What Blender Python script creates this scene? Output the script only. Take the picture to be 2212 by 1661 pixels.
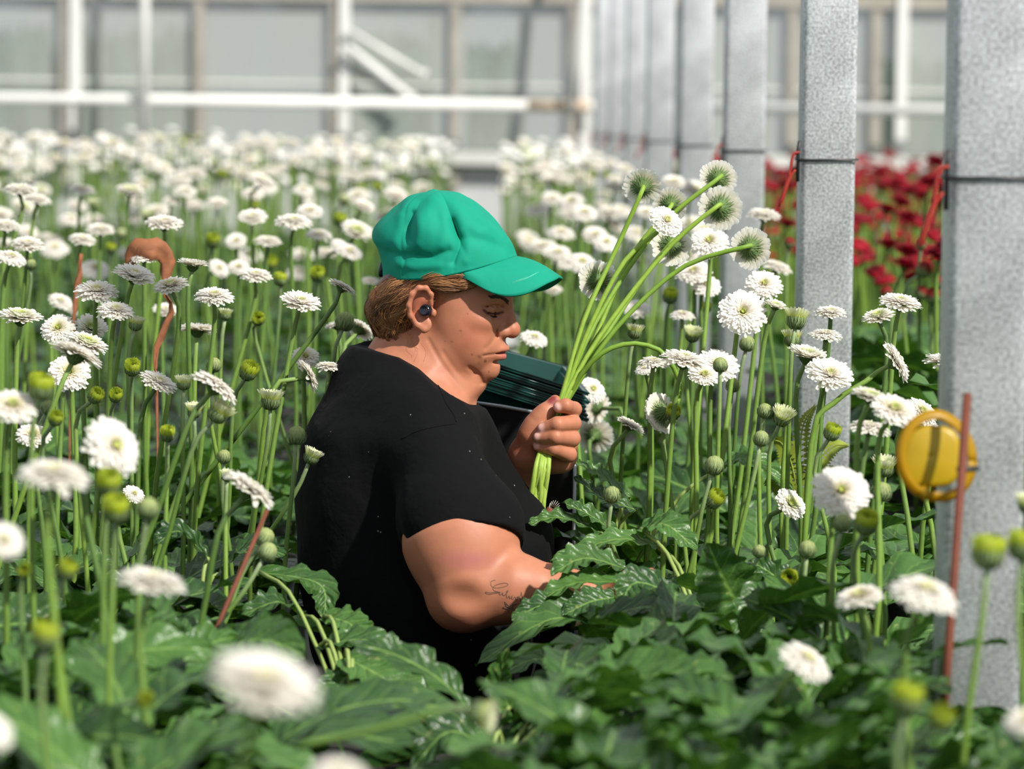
import bpy, math, random
import numpy as np
from mathutils import Vector, Matrix
from mathutils.bvhtree import BVHTree

for _o in list(bpy.data.objects):
    bpy.data.objects.remove(_o, do_unlink=True)
scene = bpy.context.scene
COL = scene.collection

# ------------------------------------------------------------------ camera
FPX = 7750.0                       # focal length in pixels of the 2212 px wide frame
D = 5.0                            # distance of the woman
CAM = Vector((0.0, 0.0, 1.65))
_yaw = math.atan(56 / FPX)
_pitch = math.atan((830.5 - 265) / FPX)
_roll = math.radians(0.75)
CF = Vector((math.sin(_yaw) * math.cos(_pitch), math.cos(_yaw) * math.cos(_pitch), -math.sin(_pitch)))
_r0 = CF.cross(Vector((0, 0, 1))).normalized()
_u0 = _r0.cross(CF).normalized()
CR = _r0 * math.cos(_roll) + _u0 * math.sin(_roll)
CU = CR.cross(CF).normalized()
cam_data = bpy.data.cameras.new('camera')
cam = bpy.data.objects.new('camera', cam_data)
COL.objects.link(cam)
_m = Matrix.Identity(4)
for _i in range(3):
    _m[_i][0] = CR[_i]; _m[_i][1] = CU[_i]; _m[_i][2] = -CF[_i]; _m[_i][3] = CAM[_i]
cam.matrix_world = _m
cam_data.sensor_fit = 'HORIZONTAL'
cam_data.sensor_width = 36.0
cam_data.lens = FPX / 2212 * 36.0
cam_data.clip_start = 0.05
cam_data.clip_end = 200
cam_data.dof.use_dof = True
cam_data.dof.focus_distance = D - 0.04
cam_data.dof.aperture_fstop = 5.2
scene.camera = cam

# ------------------------------------------------------------------ light
world = bpy.data.worlds.new('world'); scene.world = world
world.use_nodes = True
_bg = world.node_tree.nodes['Background']
_bg.inputs[0].default_value = (0.86, 0.93, 1.0, 1)
_bg.inputs[1].default_value = 0.62
SUN_EL, SUN_AZ = math.radians(41), math.radians(43)      # azimuth: to the right of straight behind the camera
SUN_DIR = Vector((math.sin(SUN_AZ) * math.cos(SUN_EL), -math.cos(SUN_AZ) * math.cos(SUN_EL), math.sin(SUN_EL)))
_sd = bpy.data.lights.new('sun', 'SUN')
_sd.energy = 5.3
_sd.angle = math.radians(1.6)
_sd.color = (1.0, 0.965, 0.9)
_sun = bpy.data.objects.new('sun', _sd); COL.objects.link(_sun)
_sun.rotation_euler = SUN_DIR.to_track_quat('Z', 'Y').to_euler()
_sun.location = (3, -3, 6)

vs = scene.view_settings
vs.view_transform = 'Standard'
vs.look = 'None'
vs.gamma = 1.0
vs.use_curve_mapping = False
vs.exposure = 0.12

# ------------------------------------------------------------------ helpers
def at(px, py, depth):
    """pixel of the 2212x1661 frame + depth along the view axis -> world point"""
    return CAM + CF * depth + CR * ((px - 1106) / FPX * depth) - CU * ((py - 830.5) / FPX * depth)

def project(p):
    v = p - CAM
    d = v.dot(CF)
    return 1106 + v.dot(CR) / d * FPX, 830.5 - v.dot(CU) / d * FPX, d

def lin(r, g, b):
    f = lambda c: (c / 255 / 12.92) if c / 255 <= 0.04045 else ((c / 255 + 0.055) / 1.055) ** 2.4
    return (f(r), f(g), f(b), 1.0)

def new_mat(name):
    m = bpy.data.materials.new(name)
    m.use_nodes = True
    nt = m.node_tree
    b = nt.nodes['Principled BSDF']
    return m, nt, b

def plain(name, col, rough=0.6, metal=0.0, spec=0.5, noise=0.0, nscale=20.0, bump=0.0, bscale=80.0, bdist=0.001):
    m, nt, b = new_mat(name)
    b.inputs['Base Color'].default_value = col
    b.inputs['Roughness'].default_value = rough
    b.inputs['Metallic'].default_value = metal
    b.inputs['Specular IOR Level'].default_value = spec
    tc = nt.nodes.new('ShaderNodeTexCoord')
    if noise > 0:
        n = nt.nodes.new('ShaderNodeTexNoise'); n.inputs['Scale'].default_value = nscale
        n.inputs['Detail'].default_value = 4
        nt.links.new(tc.outputs['Object'], n.inputs['Vector'])
        mr = nt.nodes.new('ShaderNodeMapRange')
        mr.inputs['From Min'].default_value = 0.25; mr.inputs['From Max'].default_value = 0.75
        mr.inputs['To Min'].default_value = 1 - noise; mr.inputs['To Max'].default_value = 1 + noise
        nt.links.new(n.outputs['Fac'], mr.inputs['Value'])
        mx = nt.nodes.new('ShaderNodeMix'); mx.data_type = 'RGBA'; mx.blend_type = 'MULTIPLY'
        mx.inputs['Factor'].default_value = 1
        mx.inputs[6].default_value = col
        nt.links.new(mr.outputs['Result'], mx.inputs[7])
        nt.links.new(mx.outputs[2], b.inputs['Base Color'])
    if bump > 0:
        n2 = nt.nodes.new('ShaderNodeTexNoise'); n2.inputs['Scale'].default_value = bscale
        n2.inputs['Detail'].default_value = 3
        nt.links.new(tc.outputs['Object'], n2.inputs['Vector'])
        bp = nt.nodes.new('ShaderNodeBump'); bp.inputs['Strength'].default_value = bump
        bp.inputs['Distance'].default_value = bdist
        nt.links.new(n2.outputs['Fac'], bp.inputs['Height'])
        nt.links.new(bp.outputs['Normal'], b.inputs['Normal'])
    return m

def attr_mat(name, rough=0.6, translucent=0.0, spec=0.3, bump=0.0, bscale=300.0, noise=0.0, nscale=60.0):
    """colour read from the vertex attribute 'Col'; optional translucency"""
    m, nt, b = new_mat(name)
    a = nt.nodes.new('ShaderNodeAttribute'); a.attribute_name = 'Col'
    colout = a.outputs['Color']
    tc = nt.nodes.new('ShaderNodeTexCoord')
    if noise > 0:
        n = nt.nodes.new('ShaderNodeTexNoise'); n.inputs['Scale'].default_value = nscale
        n.inputs['Detail'].default_value = 5
        nt.links.new(tc.outputs['Object'], n.inputs['Vector'])
        mr = nt.nodes.new('ShaderNodeMapRange')
        mr.inputs['From Min'].default_value = 0.25; mr.inputs['From Max'].default_value = 0.75
        mr.inputs['To Min'].default_value = 1 - noise; mr.inputs['To Max'].default_value = 1 + noise
        nt.links.new(n.outputs['Fac'], mr.inputs['Value'])
        mx = nt.nodes.new('ShaderNodeMix'); mx.data_type = 'RGBA'; mx.blend_type = 'MULTIPLY'
        mx.inputs['Factor'].default_value = 1
        nt.links.new(colout, mx.inputs[6]); nt.links.new(mr.outputs['Result'], mx.inputs[7])
        colout = mx.outputs[2]
    nt.links.new(colout, b.inputs['Base Color'])
    b.inputs['Roughness'].default_value = rough
    b.inputs['Specular IOR Level'].default_value = spec
    if bump > 0:
        n2 = nt.nodes.new('ShaderNodeTexNoise'); n2.inputs['Scale'].default_value = bscale
        nt.links.new(tc.outputs['Object'], n2.inputs['Vector'])
        bp = nt.nodes.new('ShaderNodeBump'); bp.inputs['Strength'].default_value = bump
        bp.inputs['Distance'].default_value = 0.001
        nt.links.new(n2.outputs['Fac'], bp.inputs['Height'])
        nt.links.new(bp.outputs['Normal'], b.inputs['Normal'])
    if translucent > 0:
        t = nt.nodes.new('ShaderNodeBsdfTranslucent')
        nt.links.new(colout, t.inputs['Color'])
        mix = nt.nodes.new('ShaderNodeMixShader'); mix.inputs[0].default_value = translucent
        nt.links.new(b.outputs[0], mix.inputs[1]); nt.links.new(t.outputs[0], mix.inputs[2])
        nt.links.new(mix.outputs[0], nt.nodes['Material Output'].inputs['Surface'])
    return m

def mesh_data(name, verts, faces, mat=None, cols=None, smooth=True, uvs=None):
    me = bpy.data.meshes.new(name)
    me.from_pydata([tuple(v) for v in verts] if not isinstance(verts, np.ndarray) else verts.tolist(), [],
                   faces if not isinstance(faces, np.ndarray) else faces.tolist())
    if mat is not None:
        for mm in (mat if isinstance(mat, (list, tuple)) else [mat]):
            me.materials.append(mm)
    if cols is not None:
        ca = me.color_attributes.new('Col', 'FLOAT_COLOR', 'POINT')
        arr = np.ones((len(verts), 4), np.float32)
        c = np.asarray(cols, np.float32)
        arr[:, :c.shape[1]] = c
        ca.data.foreach_set('color', arr.ravel())
    if smooth:
        me.polygons.foreach_set('use_smooth', np.ones(len(me.polygons), bool))
    if uvs is not None:
        ul = me.uv_layers.new(name='UVMap')
        idx = np.empty(len(me.loops), np.int32); me.loops.foreach_get('vertex_index', idx)
        ul.data.foreach_set('uv', np.asarray(uvs, np.float32)[idx].ravel())
    me.update()
    return me

def link(name, data, parent=None, loc=None, rot=None, scale=None):
    o = bpy.data.objects.new(name, data)
    COL.objects.link(o)
    if parent is not None:
        o.parent = parent
    if loc is not None: o.location = loc
    if rot is not None: o.rotation_mode = 'QUATERNION'; o.rotation_quaternion = rot
    if scale is not None: o.scale = (scale,) * 3 if not hasattr(scale, '__len__') else scale
    return o

def tag(o, label=None, cat=None, group=None, kind=None):
    if label: o['label'] = label
    if cat: o['category'] = cat
    if group: o['group'] = group
    if kind: o['kind'] = kind
    return o

def empty(name, loc):
    o = bpy.data.objects.new(name, None)
    o.empty_display_size = 0.02
    COL.objects.link(o); o.location = loc
    return o

class MB:
    """collects boxes, tubes and free faces into one mesh"""
    def __init__(self):
        self.v = []; self.f = []; self.c = []
    def add(self, verts, faces, col=None):
        n = len(self.v)
        self.v += [tuple(v) for v in verts]
        self.f += [tuple(i + n for i in f) for f in faces]
        self.c += [col if col is not None else (1, 1, 1)] * len(verts)
    def box(self, lo, hi, bev=0.0):
        x0, y0, z0 = lo; x1, y1, z1 = hi
        if bev <= 0:
            self.add([(x0, y0, z0), (x1, y0, z0), (x1, y1, z0), (x0, y1, z0), (x0, y0, z1), (x1, y0, z1), (x1, y1, z1), (x0, y1, z1)],
                     [(0, 3, 2, 1), (4, 5, 6, 7), (0, 1, 5, 4), (1, 2, 6, 5), (2, 3, 7, 6), (3, 0, 4, 7)])
        else:
            prof = []
            for cx, cy, a0 in ((x1 - bev, y1 - bev, 0), (x0 + bev, y1 - bev, 90), (x0 + bev, y0 + bev, 180), (x1 - bev, y0 + bev, 270)):
                for k in range(4):
                    a = math.radians(a0 + k * 30)
                    prof.append((cx + bev * math.cos(a), cy + bev * math.sin(a)))
            n = len(prof)
            self.add([(x, y, z0) for x, y in prof] + [(x, y, z1) for x, y in prof],
                     [(i, (i + 1) % n, n + (i + 1) % n, n + i) for i in range(n)] + [tuple(range(n - 1, -1, -1)), tuple(range(n, 2 * n))])
    def tube(self, pts, rad, sides=8, cap=True, cols=None):
        pts = [Vector(p) for p in pts]
        n = len(pts)
        rads = rad if hasattr(rad, '__len__') else [rad] * n
        base = len(self.v)
        t0 = (pts[1] - pts[0]).normalized()
        up = Vector((0, 0, 1)) if abs(t0.z) < 0.9 else Vector((0, 1, 0))
        nx = t0.cross(up).normalized()
        for i, p in enumerate(pts):
            t = (pts[min(i + 1, n - 1)] - pts[max(i - 1, 0)]).normalized()
            nx = (nx - t * nx.dot(t)).normalized()
            ny = t.cross(nx)
            for k in range(sides):
                a = 2 * math.pi * k / sides
                self.v.append(tuple(p + nx * (rads[i] * math.cos(a)) + ny * (rads[i] * math.sin(a))))
                self.c.append(cols[i] if cols is not None else (1, 1, 1))
        for i in range(n - 1):
            for k in range(sides):
                a = base + i * sides + k; b = base + i * sides + (k + 1) % sides
                self.f.append((a, b, b + sides, a + sides))
        if cap:
            self.f.append(tuple(base + k for k in range(sides - 1, -1, -1)))
            self.f.append(tuple(base + (n - 1) * sides + k for k in range(sides)))
    def build(self, name, mat, parent=None, origin=None, smooth=True, col=False):
        off = Vector(origin) if origin is not None else (Vector(parent.location) if parent is not None else Vector((0, 0, 0)))
        if parent is not None and parent.parent is not None and origin is None:
            off = Vector(parent.parent.location) + Vector(parent.location)
        vv = [(a - off.x, b - off.y, c - off.z) for a, b, c in self.v]
        me = mesh_data(name, vv, self.f, mat, self.c if col else None, smooth)
        o = link(name, me, parent)
        if parent is None: o.location = off
        return o

def bez(pts, n):
    """Catmull-Rom through pts"""
    P = [Vector(p) for p in pts]
    P = [P[0] * 2 - P[1]] + P + [P[-1] * 2 - P[-2]]
    out = []
    seg = len(P) - 3
    for i in range(n):
        s = i / (n - 1) * seg
        k = min(int(s), seg - 1); t = s - k
        a, b, c, d = P[k:k + 4]
        out.append(0.5 * ((2 * b) + (c - a) * t + (2 * a - 5 * b + 4 * c - d) * t * t + (3 * b - 3 * c + d - a) * t ** 3))
    return out

rng = random.Random(7)
# ------------------------------------------------------------------ materials of the place
WALLY = 21.6
def galvanised(name, rust=0.15, scale=1.0, base=(0.53, 0.545, 0.56)):
    m, nt, b = new_mat(name)
    tc = nt.nodes.new('ShaderNodeTexCoord')
    v = nt.nodes.new('ShaderNodeTexVoronoi'); v.inputs['Scale'].default_value = 260 * scale
    n = nt.nodes.new('ShaderNodeTexNoise'); n.inputs['Scale'].default_value = 9; n.inputs['Detail'].default_value = 6
    n3 = nt.nodes.new('ShaderNodeTexNoise'); n3.inputs['Scale'].default_value = 240 * scale; n3.inputs['Detail'].default_value = 2
    for k in (v, n, n3): nt.links.new(tc.outputs['Object'], k.inputs['Vector'])
    cr = nt.nodes.new('ShaderNodeValToRGB')
    cr.color_ramp.elements[0].color = (base[0] * .62, base[1] * .62, base[2] * .62, 1); cr.color_ramp.elements[0].position = 0.3
    cr.color_ramp.elements[1].color = (base[0] * 1.5, base[1] * 1.5, base[2] * 1.5, 1); cr.color_ramp.elements[1].position = 0.72
    add = nt.nodes.new('ShaderNodeMath'); add.operation = 'ADD'
    sc = nt.nodes.new('ShaderNodeMath'); sc.operation = 'MULTIPLY_ADD'; sc.inputs[1].default_value = 0.55; sc.inputs[2].default_value = -0.24
    nt.links.new(n.outputs['Fac'], sc.inputs[0])
    nt.links.new(n3.outputs['Fac'], add.inputs[0]); nt.links.new(sc.outputs[0], add.inputs[1])
    nt.links.new(add.outputs[0], cr.inputs['Fac'])
    n4 = nt.nodes.new('ShaderNodeTexNoise'); n4.inputs['Scale'].default_value = 14; n4.inputs['Detail'].default_value = 8
    mp = nt.nodes.new('ShaderNodeMapping'); mp.inputs['Scale'].default_value = (1, 1, 0.35); mp.inputs['Location'].default_value = (3, 1, 5)
    nt.links.new(tc.outputs['Object'], mp.inputs['Vector']); nt.links.new(mp.outputs[0], n4.inputs['Vector'])
    rr = nt.nodes.new('ShaderNodeMapRange'); rr.inputs['From Min'].default_value = 0.60; rr.inputs['From Max'].default_value = 0.72
    rr.inputs['To Max'].default_value = rust * 3
    nt.links.new(n4.outputs['Fac'], rr.inputs['Value'])
    mx = nt.nodes.new('ShaderNodeMix'); mx.data_type = 'RGBA'
    nt.links.new(rr.outputs[0], mx.inputs['Factor']); nt.links.new(cr.outputs[0], mx.inputs[6])
    mx.inputs[7].default_value = lin(196, 160, 120)
    nt.links.new(mx.outputs[2], b.inputs['Base Color'])
    b.inputs['Metallic'].default_value = 0.25
    b.inputs['Roughness'].default_value = 0.55
    bp = nt.nodes.new('ShaderNodeBump'); bp.inputs['Strength'].default_value = 0.25; bp.inputs['Distance'].default_value = 0.0005
    nt.links.new(n3.outputs['Fac'], bp.inputs['Height']); nt.links.new(bp.outputs[0], b.inputs['Normal'])
    return m
M_GALV = galvanised('galvanised_steel', 0.16)
M_WHITE = plain('white_painted_steel', (0.78, 0.77, 0.74, 1), 0.5, noise=0.06, nscale=6)
M_POST = plain('weathered_post', (0.36, 0.33, 0.28, 1), 0.7, noise=0.25, nscale=5)
M_SILL = plain('pale_sill', (0.62, 0.62, 0.58, 1), 0.6, noise=0.08, nscale=3)
M_CONC = plain('concrete', (0.42, 0.42, 0.40, 1), 0.85, noise=0.15, nscale=6, bump=0.3)
M_SOIL = plain('substrate', (0.014, 0.012, 0.009, 1), 0.95, noise=0.4, nscale=40, bump=0.6, bscale=60, bdist=0.004)
M_TROUGH = plain('trough_plastic', (0.035, 0.042, 0.036, 1), 0.5, noise=0.08)
M_WIRE = plain('black_wire', (0.02, 0.02, 0.022, 1), 0.45)
M_RED = plain('red_string', lin(150, 34, 20), 0.6, noise=0.1)

def pane_mat():
    m, nt, b = new_mat('hazed_glass')
    tc = nt.nodes.new('ShaderNodeTexCoord')
    n = nt.nodes.new('ShaderNodeTexNoise'); n.inputs['Scale'].default_value = 2.2; n.inputs['Detail'].default_value = 4
    mp = nt.nodes.new('ShaderNodeMapping'); mp.inputs['Scale'].default_value = (1.6, 1, 0.5)
    nt.links.new(tc.outputs['Object'], mp.inputs['Vector']); nt.links.new(mp.outputs[0], n.inputs['Vector'])
    cr = nt.nodes.new('ShaderNodeValToRGB')
    cr.color_ramp.elements[0].color = (0.34, 0.37, 0.34, 1); cr.color_ramp.elements[1].color = (0.44, 0.46, 0.42, 1)
    nt.links.new(n.outputs['Fac'], cr.inputs['Fac']); nt.links.new(cr.outputs[0], b.inputs['Base Color'])
    b.inputs['Roughness'].default_value = 0.35
    al = nt.nodes.new('ShaderNodeMapRange'); al.inputs['From Min'].default_value = 0.3; al.inputs['From Max'].default_value = 0.7
    al.inputs['To Min'].default_value = 0.42; al.inputs['To Max'].default_value = 0.66
    nt.links.new(n.outputs['Fac'], al.inputs['Value'])
    nt.links.new(al.outputs[0], b.inputs['Alpha'])
    return m
M_PANE = pane_mat()

# ------------------------------------------------------------------ floor, beds
mb = MB(); mb.box((-7, -3, -0.05), (9, 26, 0.0))
tag(mb.build('floor', M_CONC, smooth=False), kind='structure')
BED_Z = 0.92
BEDS = [(-3.4, -0.30, 0.3, WALLY - 1), (0.15, 0.482, 0.3, WALLY - 1), (0.62, 3.6, 0.3, WALLY - 1), (-0.295, 0.155, 0.5, 4.25)]
for bx0, bx1, by0, by1 in BEDS:
    mb = MB()
    mb.box((bx0, by0, 0.58), (bx1, by1, BED_Z - 0.03))
    o = tag(mb.build('planting_trough', M_TROUGH, smooth=False), kind='structure')
    for yy in np.arange(by0 + .6, by1 - 0.2, 3.0):
        lg = MB(); lg.box((bx0 + 0.1, yy, 0.0), (bx0 + 0.15, yy + 0.05, 0.58)); lg.box((bx1 - 0.15, yy, 0.0), (bx1 - 0.1, yy + 0.05, 0.58))
        lg.build('trestle', M_TROUGH, o, origin=(0, 0, 0), smooth=False)
    s = MB(); s.box((bx0 + 0.015, by0 + .02, BED_Z - 0.03), (bx1 - 0.015, by1 - .02, BED_Z))
    s.build('substrate', M_SOIL, o, origin=(0, 0, 0), smooth=False)

# ------------------------------------------------------------------ end wall of the greenhouse
def wx(px):   # pixel column on the wall plane -> X
    return (px - 1050) / FPX * WALLY
def wz(py):
    return 1.65 - (py - 265) / FPX * WALLY
z_top, z_mid, z_sill = wz(2), wz(228), wz(338)
wall = MB()
wall.box((-5.5, WALLY + 0.02, 0.0), (7.0, WALLY + 0.14, z_sill - 0.03))
wb = tag(wall.build('wall_back', plain('low_wall_render', (0.50, 0.51, 0.50, 1), 0.8, noise=0.1, nscale=4), smooth=False), kind='structure')
post_px = [-430, -150, 137, 425, 716, 975, 1230, 1470, 1700, 1880, 2086, 2330, 2600]
for i, px in enumerate(post_px):
    p = MB(); x = wx(px)
    p.box((x - 0.028, WALLY - 0.03, z_sill - 0.2), (x + 0.028, WALLY + 0.05, z_top + 0.9))
    p.build('post', M_POST, wb, origin=(0, 0, 0), smooth=False)
for px in (160, 737, 1255, 1500, 1935):
    p = MB(); x = wx(px)
    p.box((x - 0.03, WALLY - 0.06, z_sill - 0.2), (x + 0.03, WALLY + 0.0, z_top + 0.9))
    p.build('mullion', M_WHITE, wb, origin=(0, 0, 0), smooth=False)
for px in (925, 1122, 205, 1640, 1720, 2150):
    p = MB(); x = wx(px)
    p.box((x - 0.022, WALLY + 0.06, z_sill), (x + 0.022, WALLY + 0.10, z_top - 0.1))
    p.build('glazing_bar', M_WHITE, wb, origin=(0, 0, 0), smooth=False)
for z0, z1, mt, nm, yy in ((z_top - 0.02, z_top + 0.07, M_POST, 'top_rail', 0.0), (z_sill - 0.05, z_sill + 0.03, M_SILL, 'sill', -0.05),
                           (wz(190), wz(182), M_SILL, 'rail', 0.05), (z_top + 0.07, z_top + 0.12, M_WHITE, 'head_rail', -0.02)):
    p = MB(); p.box((-5.5, WALLY - 0.04 + yy, z0), (7.0, WALLY + 0.06 + yy, z1))
    p.build(nm, mt, wb, origin=(0, 0, 0), smooth=False)
for i in range(len(post_px) - 1):
    x0, x1 = wx(post_px[i]) + 0.03, wx(post_px[i + 1]) - 0.03
    for z0, z1 in ((z_sill + 0.03, wz(190)), (wz(182), z_top - 0.02), (z_top + 0.12, z_top + 0.9)):
        p = MB(); p.box((x0, WALLY + 0.02, z0), (x1, WALLY + 0.026, z1))
        p.build('pane', M_PANE, wb, origin=(0, 0, 0), smooth=False)
# heating pipe across the wall and thin pipes hanging in front of it
hp = MB(); hp.tube([(-5.5, WALLY - 0.25, z_mid), (wx(1270), WALLY - 0.25, z_mid)], 0.033, 12)
o = tag(hp.build('heating_pipe', M_WHITE), 'long white horizontal pipe across the left half of the glass end wall', 'pipe')
bk = MB(); bk.box((wx(175) - 0.015, WALLY - 0.27, z_sill - 0.1), (wx(175) + 0.015, WALLY - 0.2, z_mid))
bk.build('bracket', plain('dark_bracket', (0.07, 0.07, 0.07, 1), 0.6), o, origin=(0, 0, 0), smooth=False)
bk = MB(); bk.box((wx(1243) - 0.02, WALLY - 0.29, wz(285)), (wx(1243) + 0.02, WALLY - 0.2, z_mid - 0.02))
bk.build('bracket', bpy.data.materials['dark_bracket'], o, origin=(0, 0, 0), smooth=False)
cp = MB(); cp.tube([(wx(1130), WALLY - 0.25, z_mid), (wx(1262), WALLY - 0.25, z_mid)], 0.0345, 12)
cp.build('rusty_end', plain('rusty_tan', (0.55, 0.42, 0.30, 1), 0.7, noise=0.2), o, origin=(0, 0, 0))
hp = MB(); hp.tube([(wx(1470), WALLY - 0.25, z_mid), (7.0, WALLY - 0.25, z_mid)], 0.033, 12)
tag(hp.build('heating_pipe', M_WHITE), 'white horizontal pipe behind the steel columns above the red flowers', 'pipe')
hp = MB(); hp.tube([(wx(318), WALLY - 0.34, wz(345)), (wx(318), WALLY - 0.34, z_top + 0.9)], 0.027, 10)
tag(hp.build('vertical_pipe', M_WHITE), 'slim white upright pipe in front of the far left glass panes', 'pipe')
hp = MB(); hp.tube([(wx(1220), WALLY - 0.36, wz(250)), (wx(1247), WALLY - 0.36, wz(-20)), (wx(1262), WALLY - 0.36, wz(-200))], 0.026, 10)
tag(hp.build('vertical_pipe', M_WHITE), 'slightly leaning white pipe just left of the farthest steel column', 'pipe')
hp = MB(); hp.tube([(wx(745), WALLY - 0.12, wz(108)), (wx(880), WALLY - 0.12, wz(214))], 0.026, 10)
hp.tube([(wx(875), WALLY - 0.12, wz(213)), (wx(885), WALLY - 0.14, wz(216))], 0.034, 10)
tag(hp.build('diagonal_brace', M_WHITE), 'white diagonal brace running down to the long pipe on the end wall', 'brace')
hp = MB(); hp.tube([(wx(745), WALLY - 0.10, wz(72)), (wx(908), WALLY - 0.10, wz(165))], 0.018, 10)
hp.tube([(wx(904), WALLY - 0.10, wz(163)), (wx(912), WALLY - 0.10, wz(167))], 0.034, 10)
tag(hp.build('diagonal_brace', M_WHITE), 'thinner diagonal brace with a round end, above the thicker one', 'brace')
# world behind the glass: lawn and a clipped hedge, dim through the haze
g = MB(); g.box((-25, WALLY + 0.2, -0.06), (25, 60, -0.01))
tag(g.build('ground_outside', plain('lawn', (0.10, 0.16, 0.06, 1), 0.9, noise=0.3, nscale=2), smooth=False), kind='structure')
M_HEDGE = plain('hedge', (0.04, 0.10, 0.07, 1), 0.85, noise=0.5, nscale=6, bump=0.6, bscale=9, bdist=0.05)
def hedge(px0, px1, zt, y, label):
    nx, nz = 26, 12
    x0 = (px0 - 1050) / FPX * y; x1 = (px1 - 1050) / FPX * y
    r = random.Random(int(px0) + 999)
    V = []; F = []
    for k in range(nz + 1):
        for i in range(nx + 1):
            u = i / nx; w = k / nz
            ang = math.pi * w
            V.append((x0 + (x1 - x0) * u + r.uniform(-.05, .05), y - 0.5 * math.cos(ang) + r.uniform(-.06, .06),
                      zt * (math.sin(ang) ** 0.35) * (1 - 0.12 * r.random()) if 0 < k < nz else 0.0))
    for k in range(nz):
        for i in range(nx):
            a = k * (nx + 1) + i
            F.append((a, a + 1, a + nx + 2, a + nx + 1))
    n0 = len(V)
    for i in (0, nx):
        F.append(tuple(k * (nx + 1) + i for k in range(nz + 1)))
    me = mesh_data('hedge', V, F, M_HEDGE)
    o = link('hedge', me)
    tag(o, label, 'hedge')
hedge(-60, 98, 2.35, 26, 'blurred green bush beyond the far left glass pane')
hedge(178, 400, 2.35, 26, 'blurred green bush behind the slim upright pipe')
hedge(752, 905, 2.32, 26, 'blurred green bush behind the diagonal braces')
hedge(1010, 1100, 2.25, 26, 'small blurred green bush beyond the pane left of the columns')
hedge(1900, 2030, 2.2, 26, 'blurred green bush beyond the glass above the red flowers')

# ------------------------------------------------------------------ galvanised columns
COLX = 0.497; COLW = 0.086; COL_D0 = 3.85; COL_S = 1.86
ords = ['nearest galvanised steel column at the right edge of the frame', 'second galvanised steel column, right of the held flowers',
        'third galvanised steel column, behind the held flower heads', 'fourth galvanised steel column in the receding row',
        'fifth galvanised steel column in the receding row', 'sixth galvanised steel column in the receding row',
        'seventh galvanised steel column in the receding row', 'farthest galvanised steel column, next to the leaning white pipe']
for i in range(8):
    y = COL_D0 + i * COL_S + [0, 0, 0.02, -0.05, 0.10, 0.0, 0, 0.1][i]
    x = COLX
    root = empty('steel_column', (x, y, 0))
    tag(root, ords[i], 'column', 'galvanised columns in a receding row')
    s = MB(); s.box((x, y, 0), (x + COLW, y + COLW, 4.2), 0.009)
    s.build('shaft', M_GALV, root)
    fp = MB(); fp.box((x - 0.03, y - 0.03, 0), (x + COLW + 0.03, y + COLW + 0.03, 0.012))
    fp.build('base_plate', M_GALV, root, smooth=False)
    zw = 1.65 - (381 - 275) / FPX * COL_D0
    w = MB(); e = 0.003
    w.tube([(x - e, y - e, zw - .001), (x + COLW + e, y - e, zw + .001), (x + COLW + e, y + COLW + e, zw), (x - e, y + COLW + e, zw), (x - e, y - e, zw)], 0.0022, 6)
    w.tube([(x - 0.004, y - 0.001, zw + 0.030), (x - 0.006, y + 0.001, zw + 0.01), (x - 0.006, y, zw - 0.035)], 0.003, 6)
    w.build('wire_band', M_WIRE, root)
    if i != 3:
        r = MB()
        L = [1.0, 1.0, .5, .5, .7, .5, .5, .4][i]
        pts = bez([(x - 0.004, y - 0.002, zw + 0.012), (x - 0.014, y - 0.004, zw + 0.008), (x - 0.018, y - 0.005, zw - 0.012),
                   (x - 0.020, y - 0.006, zw - 0.028)], 12)
        r.tube(pts, 0.0022, 6)
        pts = bez([(x - 0.010, y - 0.006, zw - 0.016), (x - 0.020, y - 0.006, zw - 0.030), (x - 0.030 , y - 0.007, zw - 0.03 - 0.030 * L),
                   (x - 0.035, y - 0.006, zw - 0.03 - 0.045 * L)], 12)
        r.tube(pts, [0.002, .0022, .0025, .003, .0034, .0038, .004, .004, .0038, .0034, .0026, .0014], 6)
        r.build('red_tie', M_RED, root)
# ------------------------------------------------------------------ flower kit
M_PETAL = attr_mat('petal', 0.55, 0.45, 0.25)
M_GREEN = attr_mat('calyx_green', 0.7, 0.0, 0.2, bump=0.3, bscale=900)
M_STEM = attr_mat('stem_green', 0.55, 0.0, 0.35, bump=0.2, bscale=700, noise=0.12, nscale=90)

W = lin(246, 243, 238)[:3]; CRM = lin(236, 226, 200)[:3]; PGR = lin(206, 214, 140)[:3]
LIME = lin(200, 212, 52)[:3]; LIMED = lin(176, 194, 44)[:3]
GRN = lin(76, 104, 40)[:3]; GRND = lin(44, 66, 30)[:3]; GREY = lin(132, 150, 112)[:3]
RED = lin(158, 10, 32)[:3]; REDD = lin(92, 4, 20)[:3]
def mixc(a, b, t): return tuple(a[i] + (b[i] - a[i]) * t for i in range(3))

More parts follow.
